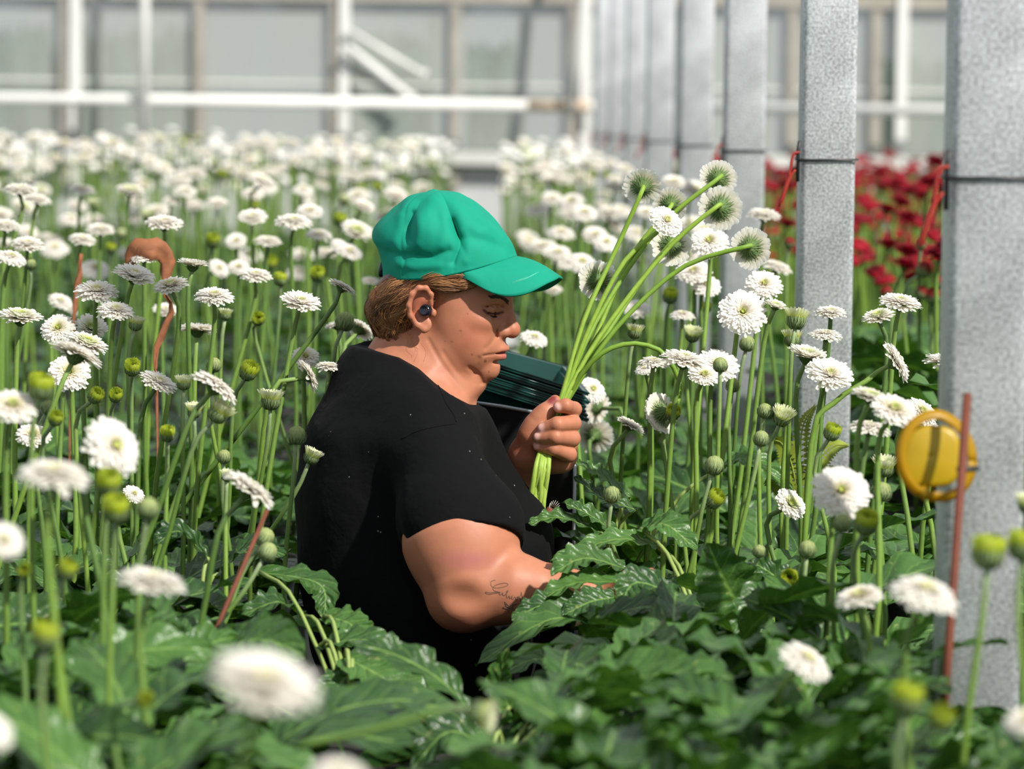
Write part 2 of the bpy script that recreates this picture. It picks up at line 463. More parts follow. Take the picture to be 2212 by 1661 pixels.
def petal(mb, az, r0, z0, L, w, e0, e1, c0, c1, cup=0.12, segs=4, pointed=False, twist=0.0, thick=0.0):
    """one petal: starts at radius r0, height z0, bends from elevation e0 to e1 (degrees)"""
    ca, sa = math.cos(az), math.sin(az)
    verts = []; cols = []
    rho, z = r0, z0
    ds = L / segs
    for i in range(segs + 1):
        t = i / segs
        e = math.radians(e0 + (e1 - e0) * t)
        if pointed: ww = w * (1 - t) ** 0.8 * 0.5 + 0.00008
        else: ww = w * 0.5 * (0.42 + 0.58 * math.sin(min(t / 0.66, 1) * math.pi / 2)) * (1.0 if t < 0.7 else math.sqrt(max(0.05, 1 - ((t - 0.7) / 0.335) ** 2)))
        nx_, nz_ = -math.sin(e), math.cos(e)          # normal in the rho-z plane
        tw = twist * t
        for s, lift in ((-1, cup), (0, 0), (1, cup)):
            rr = rho + nx_ * lift * ww
            zz = z + nz_ * lift * ww + s * ww * math.sin(tw)
            off = s * ww * math.cos(tw)
            verts.append((rr * ca - off * sa, rr * sa + off * ca, zz))
            cols.append(mixc(c0, c1, t))
        rho += math.cos(e) * ds; z += math.sin(e) * ds
    n = len(mb.v)
    mb.v += verts; mb.c += cols
    for i in range(segs):
        a = n + i * 3
        mb.f += [(a, a + 1, a + 4, a + 3), (a + 1, a + 2, a + 5, a + 4)]

def mb_mesh(mb, name, mat):
    return mesh_data(name, mb.v, mb.f, mat, mb.c)

def calyx_mesh(r, seed, dark=False, rad=0.013, up=28, scale=1.0):
    """green cup under a flower with spreading pointed bracts"""
    q = random.Random(seed); mb = MB()
    g0, g1 = (GRND, GRN) if dark else (GRN, mixc(GRN, GREY, .5))
    prof = [(0.0026, -0.0125), (0.0045, -0.0105), (0.0085, -0.006), (0.0115, -0.002), (0.012, 0.0015)]
    ns = 16; base = 0
    for (rr, zz) in prof:
        for k in range(ns):
            a = 2 * math.pi * k / ns
            mb.v.append((rr * math.cos(a), rr * math.sin(a), zz)); mb.c.append(mixc(g0, g1, 0.3))
    for i in range(len(prof) - 1):
        for k in range(ns):
            a = i * ns + k; b = i * ns + (k + 1) % ns
            mb.f.append((a, b, b + ns, a + ns))
    for ring, (n, r0, z0, L, e0, e1) in enumerate(((18, .004, -.0112, .010, 42, 30), (22, .0075, -.0075, .0105, 38, 16), (26, .0105, -.0035, .0105, 28, 2))):
        for k in range(n):
            petal(mb, 2 * math.pi * (k + q.random() * .5) / n, r0, z0, L * q.uniform(.8, 1.15), .0024, e0 + q.uniform(-6, 6), e1 + q.uniform(-8, 8),
                  mixc(g0, g1, q.random() * .6), mixc(g1, GREY, q.random() * .35), pointed=True, segs=3)
    return mb_mesh(mb, 'calyx', M_GREEN)

def white_rings(kind):
    c_in = {'white': mixc(CRM, W, .35), 'cream': mixc(CRM, PGR, .35), 'green': PGR}[kind]
    c_core = {'white': mixc(PGR, CRM, .3), 'cream': PGR, 'green': mixc(PGR, LIME, .5)}[kind]
    c_mid = {'white': W, 'cream': mixc(W, CRM, .5), 'green': mixc(W, PGR, .45)}[kind]
    return [  # n, r0, z0, L, w, e0, e1, colour base, colour tip
        (30, .006, .0000, .0285, .0088, 6, -16, CRM, W),
        (32, .006, .0012, .0265, .0080, 13, -6, mixc(CRM, W, .5), W),
        (34, .006, .0022, .0225, .0064, 19, 4, c_mid, W),
        (34, .006, .0030, .0185, .0043, 27, 13, c_mid, W),
        (32, .005, .0036, .0150, .0036, 36, 22, c_in, c_mid),
        (28, .0045, .0040, .0115, .0030, 46, 34, c_in, c_mid),
        (22, .0035, .0044, .0085, .0026, 60, 52, c_core, c_in),
        (14, .0020, .0046, .0068, .0022, 75, 78, c_core, c_core)]

def head_mesh(seed, kind='white', droop=0.0, lift=0.0, split=False):
    q = random.Random(seed); outer = MB(); inner = MB()
    for ri, (n, r0, z0, L, w, e0, e1, c0, c1) in enumerate(white_rings(kind)):
        off = q.random()
        mb = outer if ri < 2 else inner
        for k in range(n):
            az = 2 * math.pi * (k + off + q.uniform(-.22, .22)) / n
            fold = q.uniform(-9, 9) + (q.uniform(-16, 10) if q.random() < .18 else 0)
            petal(mb, az, r0, z0 + q.uniform(-.0004, .0004), L * q.uniform(.90, 1.07), w * q.uniform(.82, 1.1), e0 + lift + fold * .4, e1 + lift * 1.6 - droop + fold,
                  c0, mixc(c1, CRM, q.random() * .12), cup=q.uniform(.05, .3), twist=q.uniform(-.35, .35))
    return outer, inner

def core_mesh(kind):
    mb = MB(); q = random.Random(5)
    c = LIME if kind != 'red' else REDD
    for ring, (n, r) in enumerate(((1, 0), (6, .0011), (10, .0020))):
        for k in range(n):
            a = 2 * math.pi * k / max(n, 1)
            mb.tube([(r * math.cos(a), r * math.sin(a), .002), (r * math.cos(a) * 1.1, r * math.sin(a) * 1.1, .0062 + .0006 * ring)], [.0006, .00045], 5, cols=[c, mixc(c, PGR, .5)])
    return mesh_data('florets', mb.v, mb.f, M_GREEN, mb.c)

def bud_mesh(seed, kind):
    """closed: round grey green bud; lime: opening cup with yellow green rim; half: short pale petals standing up"""
    q = random.Random(seed); g = MB(); p = MB()
    R = .0115
    if kind == 'closed':
        prof = [(.0026, -.0125), (.0062, -.0112), (.0098, -.0075), (.0112, -.002), (.0106, .004), (.0082, .0085), (.0045, .0108), (.0006, .0112)]
    else:
        prof = [(.0026, -.0125), (.0058, -.0115), (.0096, -.0085), (.0116, -.004), (.0122, .0005), (.0122, .003)]
    ns = 18
    for i, (rr, zz) in enumerate(prof):
        for k in range(ns):
            a = 2 * math.pi * k / ns
            t = i / (len(prof) - 1)
            g.v.append((rr * math.cos(a), rr * math.sin(a), zz)); g.c.append(mixc(mixc(GREY, GRN, .45), mixc(GREY, PGR, .55), t) if kind == 'closed' else mixc(GRN, mixc(GREY, GRN, .4), t))
    for i in range(len(prof) - 1):
        for k in range(ns):
            a = i * ns + k; b = i * ns + (k + 1) % ns
            g.f.append((a, b, b + ns, a + ns))
    for (n, r0, z0, L, e0, e1) in ((16, .0045, -.0122, .014, 18, 88), (20, .0085, -.0095, .013, 42, 98), (20, .0108, -.006, .012, 66, 104)):
        for k in range(n):
            petal(g, 2 * math.pi * (k + q.random() * .6) / n, r0, z0, L * q.uniform(.85, 1.1), .0026, e0 + q.uniform(-5, 5), e1 + q.uniform(-8, 8),
                  mixc(GRN, GREY, q.random() * .7), mixc(GREY, PGR, q.random() * .5), pointed=True, segs=4, cup=-.1)
    if kind == 'closed':
        for (n, r0, z0, L, e0, e1) in ((16, .0112, .000, .012, 92, 150), (12, .0085, .006, .009, 115, 165)):
            for k in range(n):
                petal(p, 2 * math.pi * (k + q.random() * .5) / n, r0, z0, L, .0034, e0, e1, mixc(GREY, PGR, .3), mixc(PGR, GREY, .3), segs=4, cup=-.15)
    elif kind == 'lime':
        for (n, r0, z0, L, e0, e1) in ((26, .0122, .001, .0120, 80, 108), (24, .0104, .002, .0115, 82, 114), (20, .0082, .002, .0105, 86, 112), (14, .0058, .001, .0090, 88, 108)):
            for k in range(n):
                petal(p, 2 * math.pi * (k + q.random() * .5) / n, r0, z0, L * q.uniform(.85, 1.1), .0032, e0 + q.uniform(-5, 5), e1 + q.uniform(-8, 8),
                      LIMED, mixc(LIME, PGR, q.random() * .4), segs=3, cup=.15)
        p.tube([(0, 0, -.001), (0, 0, .0035)], [.0048, .003], 10, cols=[lin(92, 52, 18)[:3], lin(70, 40, 16)[:3]])
    else:
        for (n, r0, z0, L, e0, e1) in ((28, .0112, .000, .0150, 66, 48), (26, .0098, .001, .0140, 74, 58), (24, .008, .001, .0125, 80, 68), (20, .006, .001, .0110, 84, 78), (14, .0035, .001, .0095, 88, 88)):
            for k in range(n):
                petal(p, 2 * math.pi * (k + q.random() * .5) / n, r0, z0, L * q.uniform(.88, 1.08), .0032, e0 + q.uniform(-5, 5), e1 + q.uniform(-9, 9),
                      LIME, mixc(PGR, W, .45 + q.random() * .3), segs=3, cup=.15)
    return mb_mesh(g, 'bracts', M_GREEN), mb_mesh(p, 'petals', M_PETAL)

HEADS = {}
def reg(key, **parts): HEADS.setdefault(key, []).append(parts)
_core = core_mesh('white')
for sd, (dr, lf) in enumerate(((0, 0), (7, 0), (-4, 5), (14, -3), (3, 2))):
    o_, i_ = head_mesh(100 + sd, 'white', dr, lf)
    reg('white', outer_petals=mb_mesh(o_, 'outer_petals', M_PETAL), inner_petals=mb_mesh(i_, 'inner_petals', M_PETAL), calyx=calyx_mesh(1, sd), florets=_core)
for sd, (dr, lf) in enumerate(((4, 2), (8, 4))):
    o_, i_ = head_mesh(200 + sd, 'cream', dr, lf)
    reg('cream', outer_petals=mb_mesh(o_, 'outer_petals', M_PETAL), inner_petals=mb_mesh(i_, 'inner_petals', M_PETAL), calyx=calyx_mesh(1, 30 + sd), florets=_core)
for sd, (dr, lf) in enumerate(((0, 6), (-6, 14))):
    o_, i_ = head_mesh(300 + sd, 'green', dr, lf)
    reg('green', outer_petals=mb_mesh(o_, 'outer_petals', M_PETAL), inner_petals=mb_mesh(i_, 'inner_petals', M_PETAL), calyx=calyx_mesh(1, 60 + sd), florets=_core)
for k in ('closed', 'lime', 'half'):
    for sd in range(3):
        b_, p_ = bud_mesh(400 + sd, k)
        reg(k, bracts=b_, petals=p_)
for sd in range(3):
    q = random.Random(500 + sd); mb = MB()
    for (n, r0, z0, L, w, e0, e1) in ((24, .005, .000, .028, .0085, 14, -12), (24, .005, .002, .025, .0075, 26, 4), (22, .004, .004, .020, .006, 40, 20), (18, .003, .005, .015, .005, 55, 40), (12, .002, .005, .011, .004, 72, 66)):
        for k in range(n):
            petal(mb, 2 * math.pi * (k + q.random() * .5) / n, r0, z0, L * q.uniform(.85, 1.1), w, e0 + q.uniform(-8, 8), e1 + q.uniform(-12, 12), REDD, mixc(RED, REDD, q.random() * .6), cup=.2, segs=3)
    reg('red', petals=mb_mesh(mb, 'petals', M_PETAL), calyx=calyx_mesh(1, 90 + sd))
def red_bud():
    b_, p_ = bud_mesh(77, 'closed'); mb = MB(); q = random.Random(3)
    for (n, r0, z0, L, e0, e1) in ((20, .0112, -.002, .013, 88, 128), (16, .008, .004, .010, 100, 140)):
        for k in range(n):
            petal(mb, 2 * math.pi * (k + q.random() * .5) / n, r0 + .0006, z0, L, .004, e0, e1, mixc(RED, GREY, .3), RED, segs=3, cup=-.1)
    return b_, mb_mesh(mb, 'petals', M_PETAL)
b_, p_ = red_bud(); reg('redbud', bracts=b_, petals=p_)

SG = lin(116, 146, 58)[:3]; SGD = lin(78, 108, 44)[:3]; SGH = lin(150, 165, 128)[:3]
def flower(kind, head, axis, dia, base, label, group=None, mid=None, var=None, rad=0.0036, name='gerbera_flower', pale=False, sides=7):
    """head: world point of the head centre, axis: direction the flower faces, base: world point where the stem starts"""
    head = Vector(head); base = Vector(base); axis = Vector(axis).normalized()
    if kind in ('closed', 'lime', 'half'): name = 'gerbera_bud'
    elif kind in ('red', 'redbud'): name = 'red_gerbera'
    root = empty(name, base)
    tag(root, label, 'flower' if kind not in ('closed', 'lime', 'half', 'redbud') else 'flower bud', group)
    s = dia / {'closed': .026, 'lime': .028, 'half': .036, 'redbud': .027}.get(kind, .068)
    neck = head - axis * (0.0118 * s)
    H = (head - base).length
    if mid is None:
        pts = bez([base, base.lerp(neck, .45) + Vector((rng.uniform(-.012, .012), rng.uniform(-.01, .01), 0)) , neck - axis * min(.05, H * .2), neck + axis * .002], 10)
    else:
        pts = bez([base] + [Vector(m) for m in mid] + [neck - axis * .018, neck + axis * .002], 16)
    n = len(pts)
    bud = kind in ('closed', 'lime', 'half', 'redbud')
    tone = rng.random()
    b0 = mixc(SG, SGD, tone)
    cols = [mixc(b0, mixc(SGH, b0, .15 if bud else .75), max(0, (i / (n - 1) - .55) / .45)) for i in range(n)]
    if pale: cols = [mixc(lin(160, 186, 74)[:3], c, .35) for c in cols]
    rads = [rad * (1.08 - .26 * i / (n - 1)) for i in range(n)]
    rads[-1] = max(rads[-1], .0024 * s)
    mb = MB(); mb.tube(pts, rads, sides, cols=cols)
    mb.build('stem', M_STEM, root, col=True)
    rot = axis.to_track_quat('Z', 'Y') @ Matrix.Rotation(rng.uniform(0, 6.28), 3, 'Z').to_quaternion()
    vs_ = HEADS[kind]
    parts = vs_[var % len(vs_)] if var is not None else rng.choice(vs_)
    for nm, me in parts.items():
        link(nm, me, root, head - base, rot, s)
    return root

# ------------------------------------------------------------------ leaf kit
def leaf_mat(name, c_dark, c_light):
    m, nt, b = new_mat(name)
    uv = nt.nodes.new('ShaderNodeUVMap')
    sep = nt.nodes.new('ShaderNodeSeparateXYZ'); nt.links.new(uv.outputs[0], sep.inputs[0])
    ab = nt.nodes.new('ShaderNodeMath'); ab.operation = 'ABSOLUTE'; nt.links.new(sep.outputs[0], ab.inputs[0])
    # side veins: wave of (v*k - |u|*j)
    m1 = nt.nodes.new('ShaderNodeMath'); m1.operation = 'MULTIPLY_ADD'; m1.inputs[1].default_value = -0.16
    nt.links.new(ab.outputs[0], m1.inputs[0]); nt.links.new(sep.outputs[1], m1.inputs[2])
    m2 = nt.nodes.new('ShaderNodeMath'); m2.operation = 'MULTIPLY'; m2.inputs[1].default_value = 62.0; nt.links.new(m1.outputs[0], m2.inputs[0])
    sn = nt.nodes.new('ShaderNodeMath'); sn.operation = 'SINE'; nt.links.new(m2.outputs[0], sn.inputs[0])
    pw = nt.nodes.new('ShaderNodeMapRange'); pw.inputs['From Min'].default_value = 0.86; pw.inputs['From Max'].default_value = 1.0
    nt.links.new(sn.outputs[0], pw.inputs['Value'])
    rib = nt.nodes.new('ShaderNodeMapRange'); rib.inputs['From Min'].default_value = 0.085; rib.inputs['From Max'].default_value = 0.03
    nt.links.new(ab.outputs[0], rib.inputs['Value'])
    mxv = nt.nodes.new('ShaderNodeMath'); mxv.operation = 'MAXIMUM'
    vs2 = nt.nodes.new('ShaderNodeMath'); vs2.operation = 'MULTIPLY'; vs2.inputs[1].default_value = 0.35; nt.links.new(pw.outputs[0], vs2.inputs[0])
    nt.links.new(vs2.outputs[0], mxv.inputs[0]); nt.links.new(rib.outputs[0], mxv.inputs[1])
    tc = nt.nodes.new('ShaderNodeTexCoord')
    n = nt.nodes.new('ShaderNodeTexNoise'); n.inputs['Scale'].default_value = 14; n.inputs['Detail'].default_value = 4
    nt.links.new(tc.outputs['Object'], n.inputs['Vector'])
    oi = nt.nodes.new('ShaderNodeObjectInfo')
    ad = nt.nodes.new('ShaderNodeMath'); ad.operation = 'MULTIPLY_ADD'; ad.inputs[1].default_value = 0.55
    nt.links.new(oi.outputs['Random'], ad.inputs[0]); nt.links.new(n.outputs['Fac'], ad.inputs[2])
    cr = nt.nodes.new('ShaderNodeValToRGB')
    cr.color_ramp.elements[0].color = c_dark; cr.color_ramp.elements[0].position = 0.35
    cr.color_ramp.elements[1].color = c_light; cr.color_ramp.elements[1].position = 1.05 if False else 1.0
    nt.links.new(ad.outputs[0], cr.inputs['Fac'])
    mx = nt.nodes.new('ShaderNodeMix'); mx.data_type = 'RGBA'
    nt.links.new(mxv.outputs[0], mx.inputs['Factor']); nt.links.new(cr.outputs[0], mx.inputs[6]); mx.inputs[7].default_value = lin(112, 146, 70)
    # pale and brown specks of old leaves
    n5 = nt.nodes.new('ShaderNodeTexNoise'); n5.inputs['Scale'].default_value = 75; n5.inputs['Detail'].default_value = 2
    nt.links.new(tc.outputs['Object'], n5.inputs['Vector'])
    sp = nt.nodes.new('ShaderNodeMapRange'); sp.inputs['From Min'].default_value = 0.68; sp.inputs['From Max'].default_value = 0.74; sp.inputs['To Max'].default_value = .6
    nt.links.new(n5.outputs['Fac'], sp.inputs['Value'])
    mx5 = nt.nodes.new('ShaderNodeMix'); mx5.data_type = 'RGBA'
    nt.links.new(sp.outputs[0], mx5.inputs['Factor']); nt.links.new(mx.outputs[2], mx5.inputs[6]); mx5.inputs[7].default_value = lin(150, 158, 96)
    mx = mx5
    nt.links.new(mx.outputs[2], b.inputs['Base Color'])
    b.inputs['Roughness'].default_value = 0.36
    b.inputs['Specular IOR Level'].default_value = 0.45
    # quilted relief between the veins
    hgt = nt.nodes.new('ShaderNodeMath'); hgt.operation = 'MULTIPLY_ADD'; hgt.inputs[1].default_value = -0.5
    n2 = nt.nodes.new('ShaderNodeTexNoise'); n2.inputs['Scale'].default_value = 110; n2.inputs['Detail'].default_value = 2
    nt.links.new(tc.outputs['Object'], n2.inputs['Vector'])
    nt.links.new(sn.outputs[0], hgt.inputs[0]); nt.links.new(n2.outputs['Fac'], hgt.inputs[2])
    bp = nt.nodes.new('ShaderNodeBump'); bp.inputs['Strength'].default_value = 0.7; bp.inputs['Distance'].default_value = 0.0022
    nt.links.new(hgt.outputs[0], bp.inputs['Height']); nt.links.new(bp.outputs[0], b.inputs['Normal'])
    t = nt.nodes.new('ShaderNodeBsdfTranslucent')
    mt = nt.nodes.new('ShaderNodeMix'); mt.data_type = 'RGBA'; mt.blend_type = 'MULTIPLY'; mt.inputs['Factor'].default_value = 1
    nt.links.new(mx.outputs[2], mt.inputs[6]); mt.inputs[7].default_value = (1.2, 1.4, 0.5, 1)
    nt.links.new(mt.outputs[2], t.inputs['Color'])
    mix = nt.nodes.new('ShaderNodeMixShader'); mix.inputs[0].default_value = 0.22
    nt.links.new(b.outputs[0], mix.inputs[1]); nt.links.new(t.outputs[0], mix.inputs[2])
    nt.links.new(mix.outputs[0], nt.nodes['Material Output'].inputs['Surface'])
    return m
M_LEAF = leaf_mat('gerbera_leaf', lin(24, 56, 24), lin(78, 116, 54))
M_PETI = plain('petiole', lin(140, 160, 84), 0.5, noise=0.1)

def leaf_geo(seed, L=0.24, Wd=0.075, nl=22, nw=4, rise=1.0):
    """lobed gerbera leaf: rises from the origin along +Y, arches over and droops; returns verts, faces, uvs"""
    q = random.Random(seed)
    V = []; UV = []; F = []
    e0 = math.radians(q.uniform(48, 66) * rise); e1 = math.radians(q.uniform(-46, -14))
    y = 0.0; z = 0.0; side = q.uniform(-.35, .35)
    lob = q.uniform(7, 9); ph = q.uniform(0, 6); x = 0.0
    ruf = q.uniform(.004, .009); roll = q.uniform(-.5, .5)
    cupa = q.uniform(.15, .55)
    for i in range(nl + 1):
        t = i / nl
        e = e0 + (e1 - e0) * (t ** 0.8)
        # outline: narrow petiole, wide toward two thirds, lobed edge
        if t < .22: w = .004 + .004 * t
        else:
            s = (t - .22) / .78
            w = Wd * .5 * (math.sin(math.pi * min(1, s ** .82)) ** .62 * (.55 + .45 * s) + .02) * (1 if s < .97 else .6)
            w *= 1 + .17 * math.sin(lob * 2 * math.pi * s + ph) * (1 - s * .5)
            w = max(w, .0015)
        for j in range(-nw, nw + 1):
            u = j / nw
            cr_, sr_ = math.cos(roll * t + 0), math.sin(roll * t)
            off = u * w
            h = cupa * abs(u) ** 1.5 * w * .8 + ruf * math.sin(9 * t * 6.28 * .55 + u * 2.2 + ph) * abs(u) * (1 if t > .25 else 0)
            ex, ez = off * cr_ - h * sr_, off * sr_ + h * cr_
            V.append((x + ex, y - math.sin(e) * ez, z + math.cos(e) * ez)); UV.append((u, t))
        y += math.cos(e) * L / nl; z += math.sin(e) * L / nl; x += side * t * L / nl
    n = 2 * nw + 1
    for i in range(nl):
        for j in range(n - 1):
            a = i * n + j
            F.append((a, a + 1, a + n + 1, a + n))
    return V, F, UV

LEAVES = []
for sd in range(9):
    V, F, UV = leaf_geo(sd, L=0.25 + .02 * (sd % 3), Wd=.082 + .008 * (sd % 4), rise=[1, 1.1, .8, .6, 1.0, .9, .5, 1.15, .75][sd])
    LEAVES.append(mesh_data('leaf', V, F, M_LEAF, uvs=UV))
LEAVES_LO = [leaf_geo(40 + sd, L=0.25, Wd=.085, nl=9, nw=1, rise=[1, 1.1, .7, .9, .6][sd]) for sd in range(5)]

PETALS1 = []
for sd in range(5):
    q = random.Random(900 + sd); mb = MB()
    petal(mb, 0, .006, 0, .0285 * q.uniform(.95, 1.04), .0108, 6 + q.uniform(-3, 3), -16 + q.uniform(-8, 8), mixc(CRM, PGR, .35), W, cup=q.uniform(.08, .3), twist=q.uniform(-.25, .25), segs=6)
    PETALS1.append(mb_mesh(mb, 'petal', M_PETAL))
RING2 = []
for sd in range(2):
    o_, i_ = head_mesh(700 + sd, 'white', 4, 0)
    half = len(o_.v) * 30 // 62
    q = random.Random(710 + sd); mb = MB()
    for k in range(32):
        petal(mb, 2 * math.pi * (k + q.uniform(-.2, .2)) / 32, .006, .0012, .0268 * q.uniform(.94, 1.04), .0080, 13 + q.uniform(-3, 3), -6 + q.uniform(-7, 7), CRM, W, cup=q.uniform(.05, .3))
    RING2.append((mb_mesh(mb, 'middle_petals', M_PETAL), mb_mesh(i_, 'inner_petals', M_PETAL)))
# ------------------------------------------------------------------ foliage
lrng = random.Random(11)
def plant(x, y, n, label, group, zb=None, sc=1.0, spread=None):
    zb = BED_Z if zb is None else zb
    root = empty('gerbera_plant', (x, y, zb))
    tag(root, label, 'plant', group)
    a0 = lrng.uniform(0, 6.28)
    for k in range(n):
        me = lrng.choice(LEAVES)
        az = a0 + k * 2.4 + lrng.uniform(-.3, .3)
        if spread is not None: az = spread[0] + lrng.uniform(-spread[1], spread[1])
        tilt = lrng.uniform(-.4, .45)
        rot = (Matrix.Rotation(az, 3, 'Z') @ Matrix.Rotation(tilt, 3, 'X') @ Matrix.Rotation(lrng.uniform(-.5, .5), 3, 'Y')).to_quaternion()
        s = sc * lrng.uniform(.85, 1.2)
        tx, ty = x - math.sin(az) * .25 * s, y + math.cos(az) * .25 * s
        qx = project(Vector((tx, ty, 1.15)))[0]
        if 735 < qx < 1045 and 3.3 < ty < 5.4: continue
        if 1045 <= qx < 1230 and 3.55 < ty < 5.0: continue
        link('leaf', me, root, (lrng.uniform(-.02, .02), lrng.uniform(-.02, .02), lrng.uniform(-.005, .03)), rot, s)
    return root
zones = {'left_near': ('leafy clump of lobed dark green leaves at the lower left of the picture', 'leaf clumps in the near left bed'),
         'left_mid': ('leafy clump of lobed green leaves in the left bed beside the woman', 'leaf clumps left of the woman'),
         'right_near': ('leafy clump of broad green leaves at the lower right of the picture', 'leaf clumps in the near right bed'),
         'right_mid': ('leafy clump of green leaves right of the woman under the white flowers', 'leaf clumps right of the woman'),
         'centre': ('leafy clump of broad green leaves along the bottom edge in front of the woman', 'leaf clumps in front of the woman'),
         'red': ('leafy clump of dark leaves under the red flowers', 'leaf clumps in the red flower bed')}
def fill(x0, x1, y0, y1, dx, dy, zone, n, skip=None):
    y = y0; r = 0
    while y < y1:
        x = x0 + (r % 2) * dx * .5
        while x < x1:
            px, py, d = project(Vector((x, y, 1.08)))
            if -260 < px < 2470 and (skip is None or not skip(x, y)):
                lb, gr = zones[zone]
                plant(x + lrng.uniform(-.04, .04), y + lrng.uniform(-.04, .04), n, lb, gr, zb=BED_Z + {'red': .10, 'right_near': .05, 'centre': .0, 'left_near': .05}.get(zone, 0) * lrng.uniform(.4, 1.4), sc={'red': 1.35, 'right_near': .74, 'centre': .62, 'left_near': .78}.get(zone, .95))
            x += dx
        y += dy; r += 1
BODY = lambda x, y: abs(x + 0.06) < .30 and abs(y - 5.0) < .27
fill(-.62, -.30, 2.3, 4.2, .14, .18, 'left_near', 12)
fill(-1.0, -.34, 4.2, 6.4, .19, .22, 'left_mid', 9)
fill(.05, .47, 2.3, 4.3, .125, .16, 'right_near', 12)
fill(-.30, .02, 2.3, 4.12, .125, .16, 'centre', 12, skip=lambda x, y: y > 3.2 and 700 < project(Vector((x, y, 1.1)))[0] < 1060)
fill(.65, .9, 3.0, 5.3, .17, .2, 'right_near', 8)
fill(.19, .47, 4.3, 6.6, .16, .2, 'right_mid', 9)
fill(.84, 1.5, 5.4, 8.0, .2, .24, 'red', 9)

# the rest of the foliage: one uncountable mass
def foliage(name, x0, x1, y0, y1, dens, label, seed):
    q = random.Random(seed); V = []; F = []; UVs = []
    N = int((x1 - x0) * (y1 - y0) * dens)
    for _ in range(N):
        x = q.uniform(x0, x1); y = q.uniform(y0, y1)
        if seed == 6 and y > 3.0 and 690 < project(Vector((x, y, 1.1)))[0] < 1080: continue
        px, py, d = project(Vector((x, y, 1.05)))
        if px < -500 or px > 2800: continue
        v, f, uv = q.choice(LEAVES_LO)
        az = q.uniform(0, 6.28); s = q.uniform(.8, 1.25); ca, sa = math.cos(az) * s, math.sin(az) * s
        zb = BED_Z + q.uniform(-.01, .05); n = len(V)
        V += [(x + ca * a - sa * b, y + sa * a + ca * b, zb + c * s) for a, b, c in v]
        F += [tuple(i + n for i in ff) for ff in f]; UVs += uv
    o = link(name, mesh_data(name, V, F, M_LEAF, uvs=UVs))
    tag(o, label, 'foliage', kind='stuff')
foliage('foliage', -3.3, -.24, 6.4, WALLY - 1.1, 42, 'mass of green leaves under the far white flowers on the left', 1)
foliage('foliage', .10, .6, 6.6, WALLY - 1.1, 70, 'mass of green leaves under the white flowers beside the columns', 2)
foliage('foliage', .82, 3.4, 5.5, WALLY - 1.1, 45, 'mass of green leaves under the red flowers', 3)
foliage('foliage', -1.0, -.36, 2.0, 6.4, 90, 'tangle of low green leaves filling the near left bed', 4)
foliage('foliage', -.28, .5, 1.6, 4.2, 70, 'tangle of low green leaves in front of the woman', 6)
foliage('foliage', .18, .6, 4.2, 6.6, 90, 'tangle of low green leaves filling the near right bed', 5)
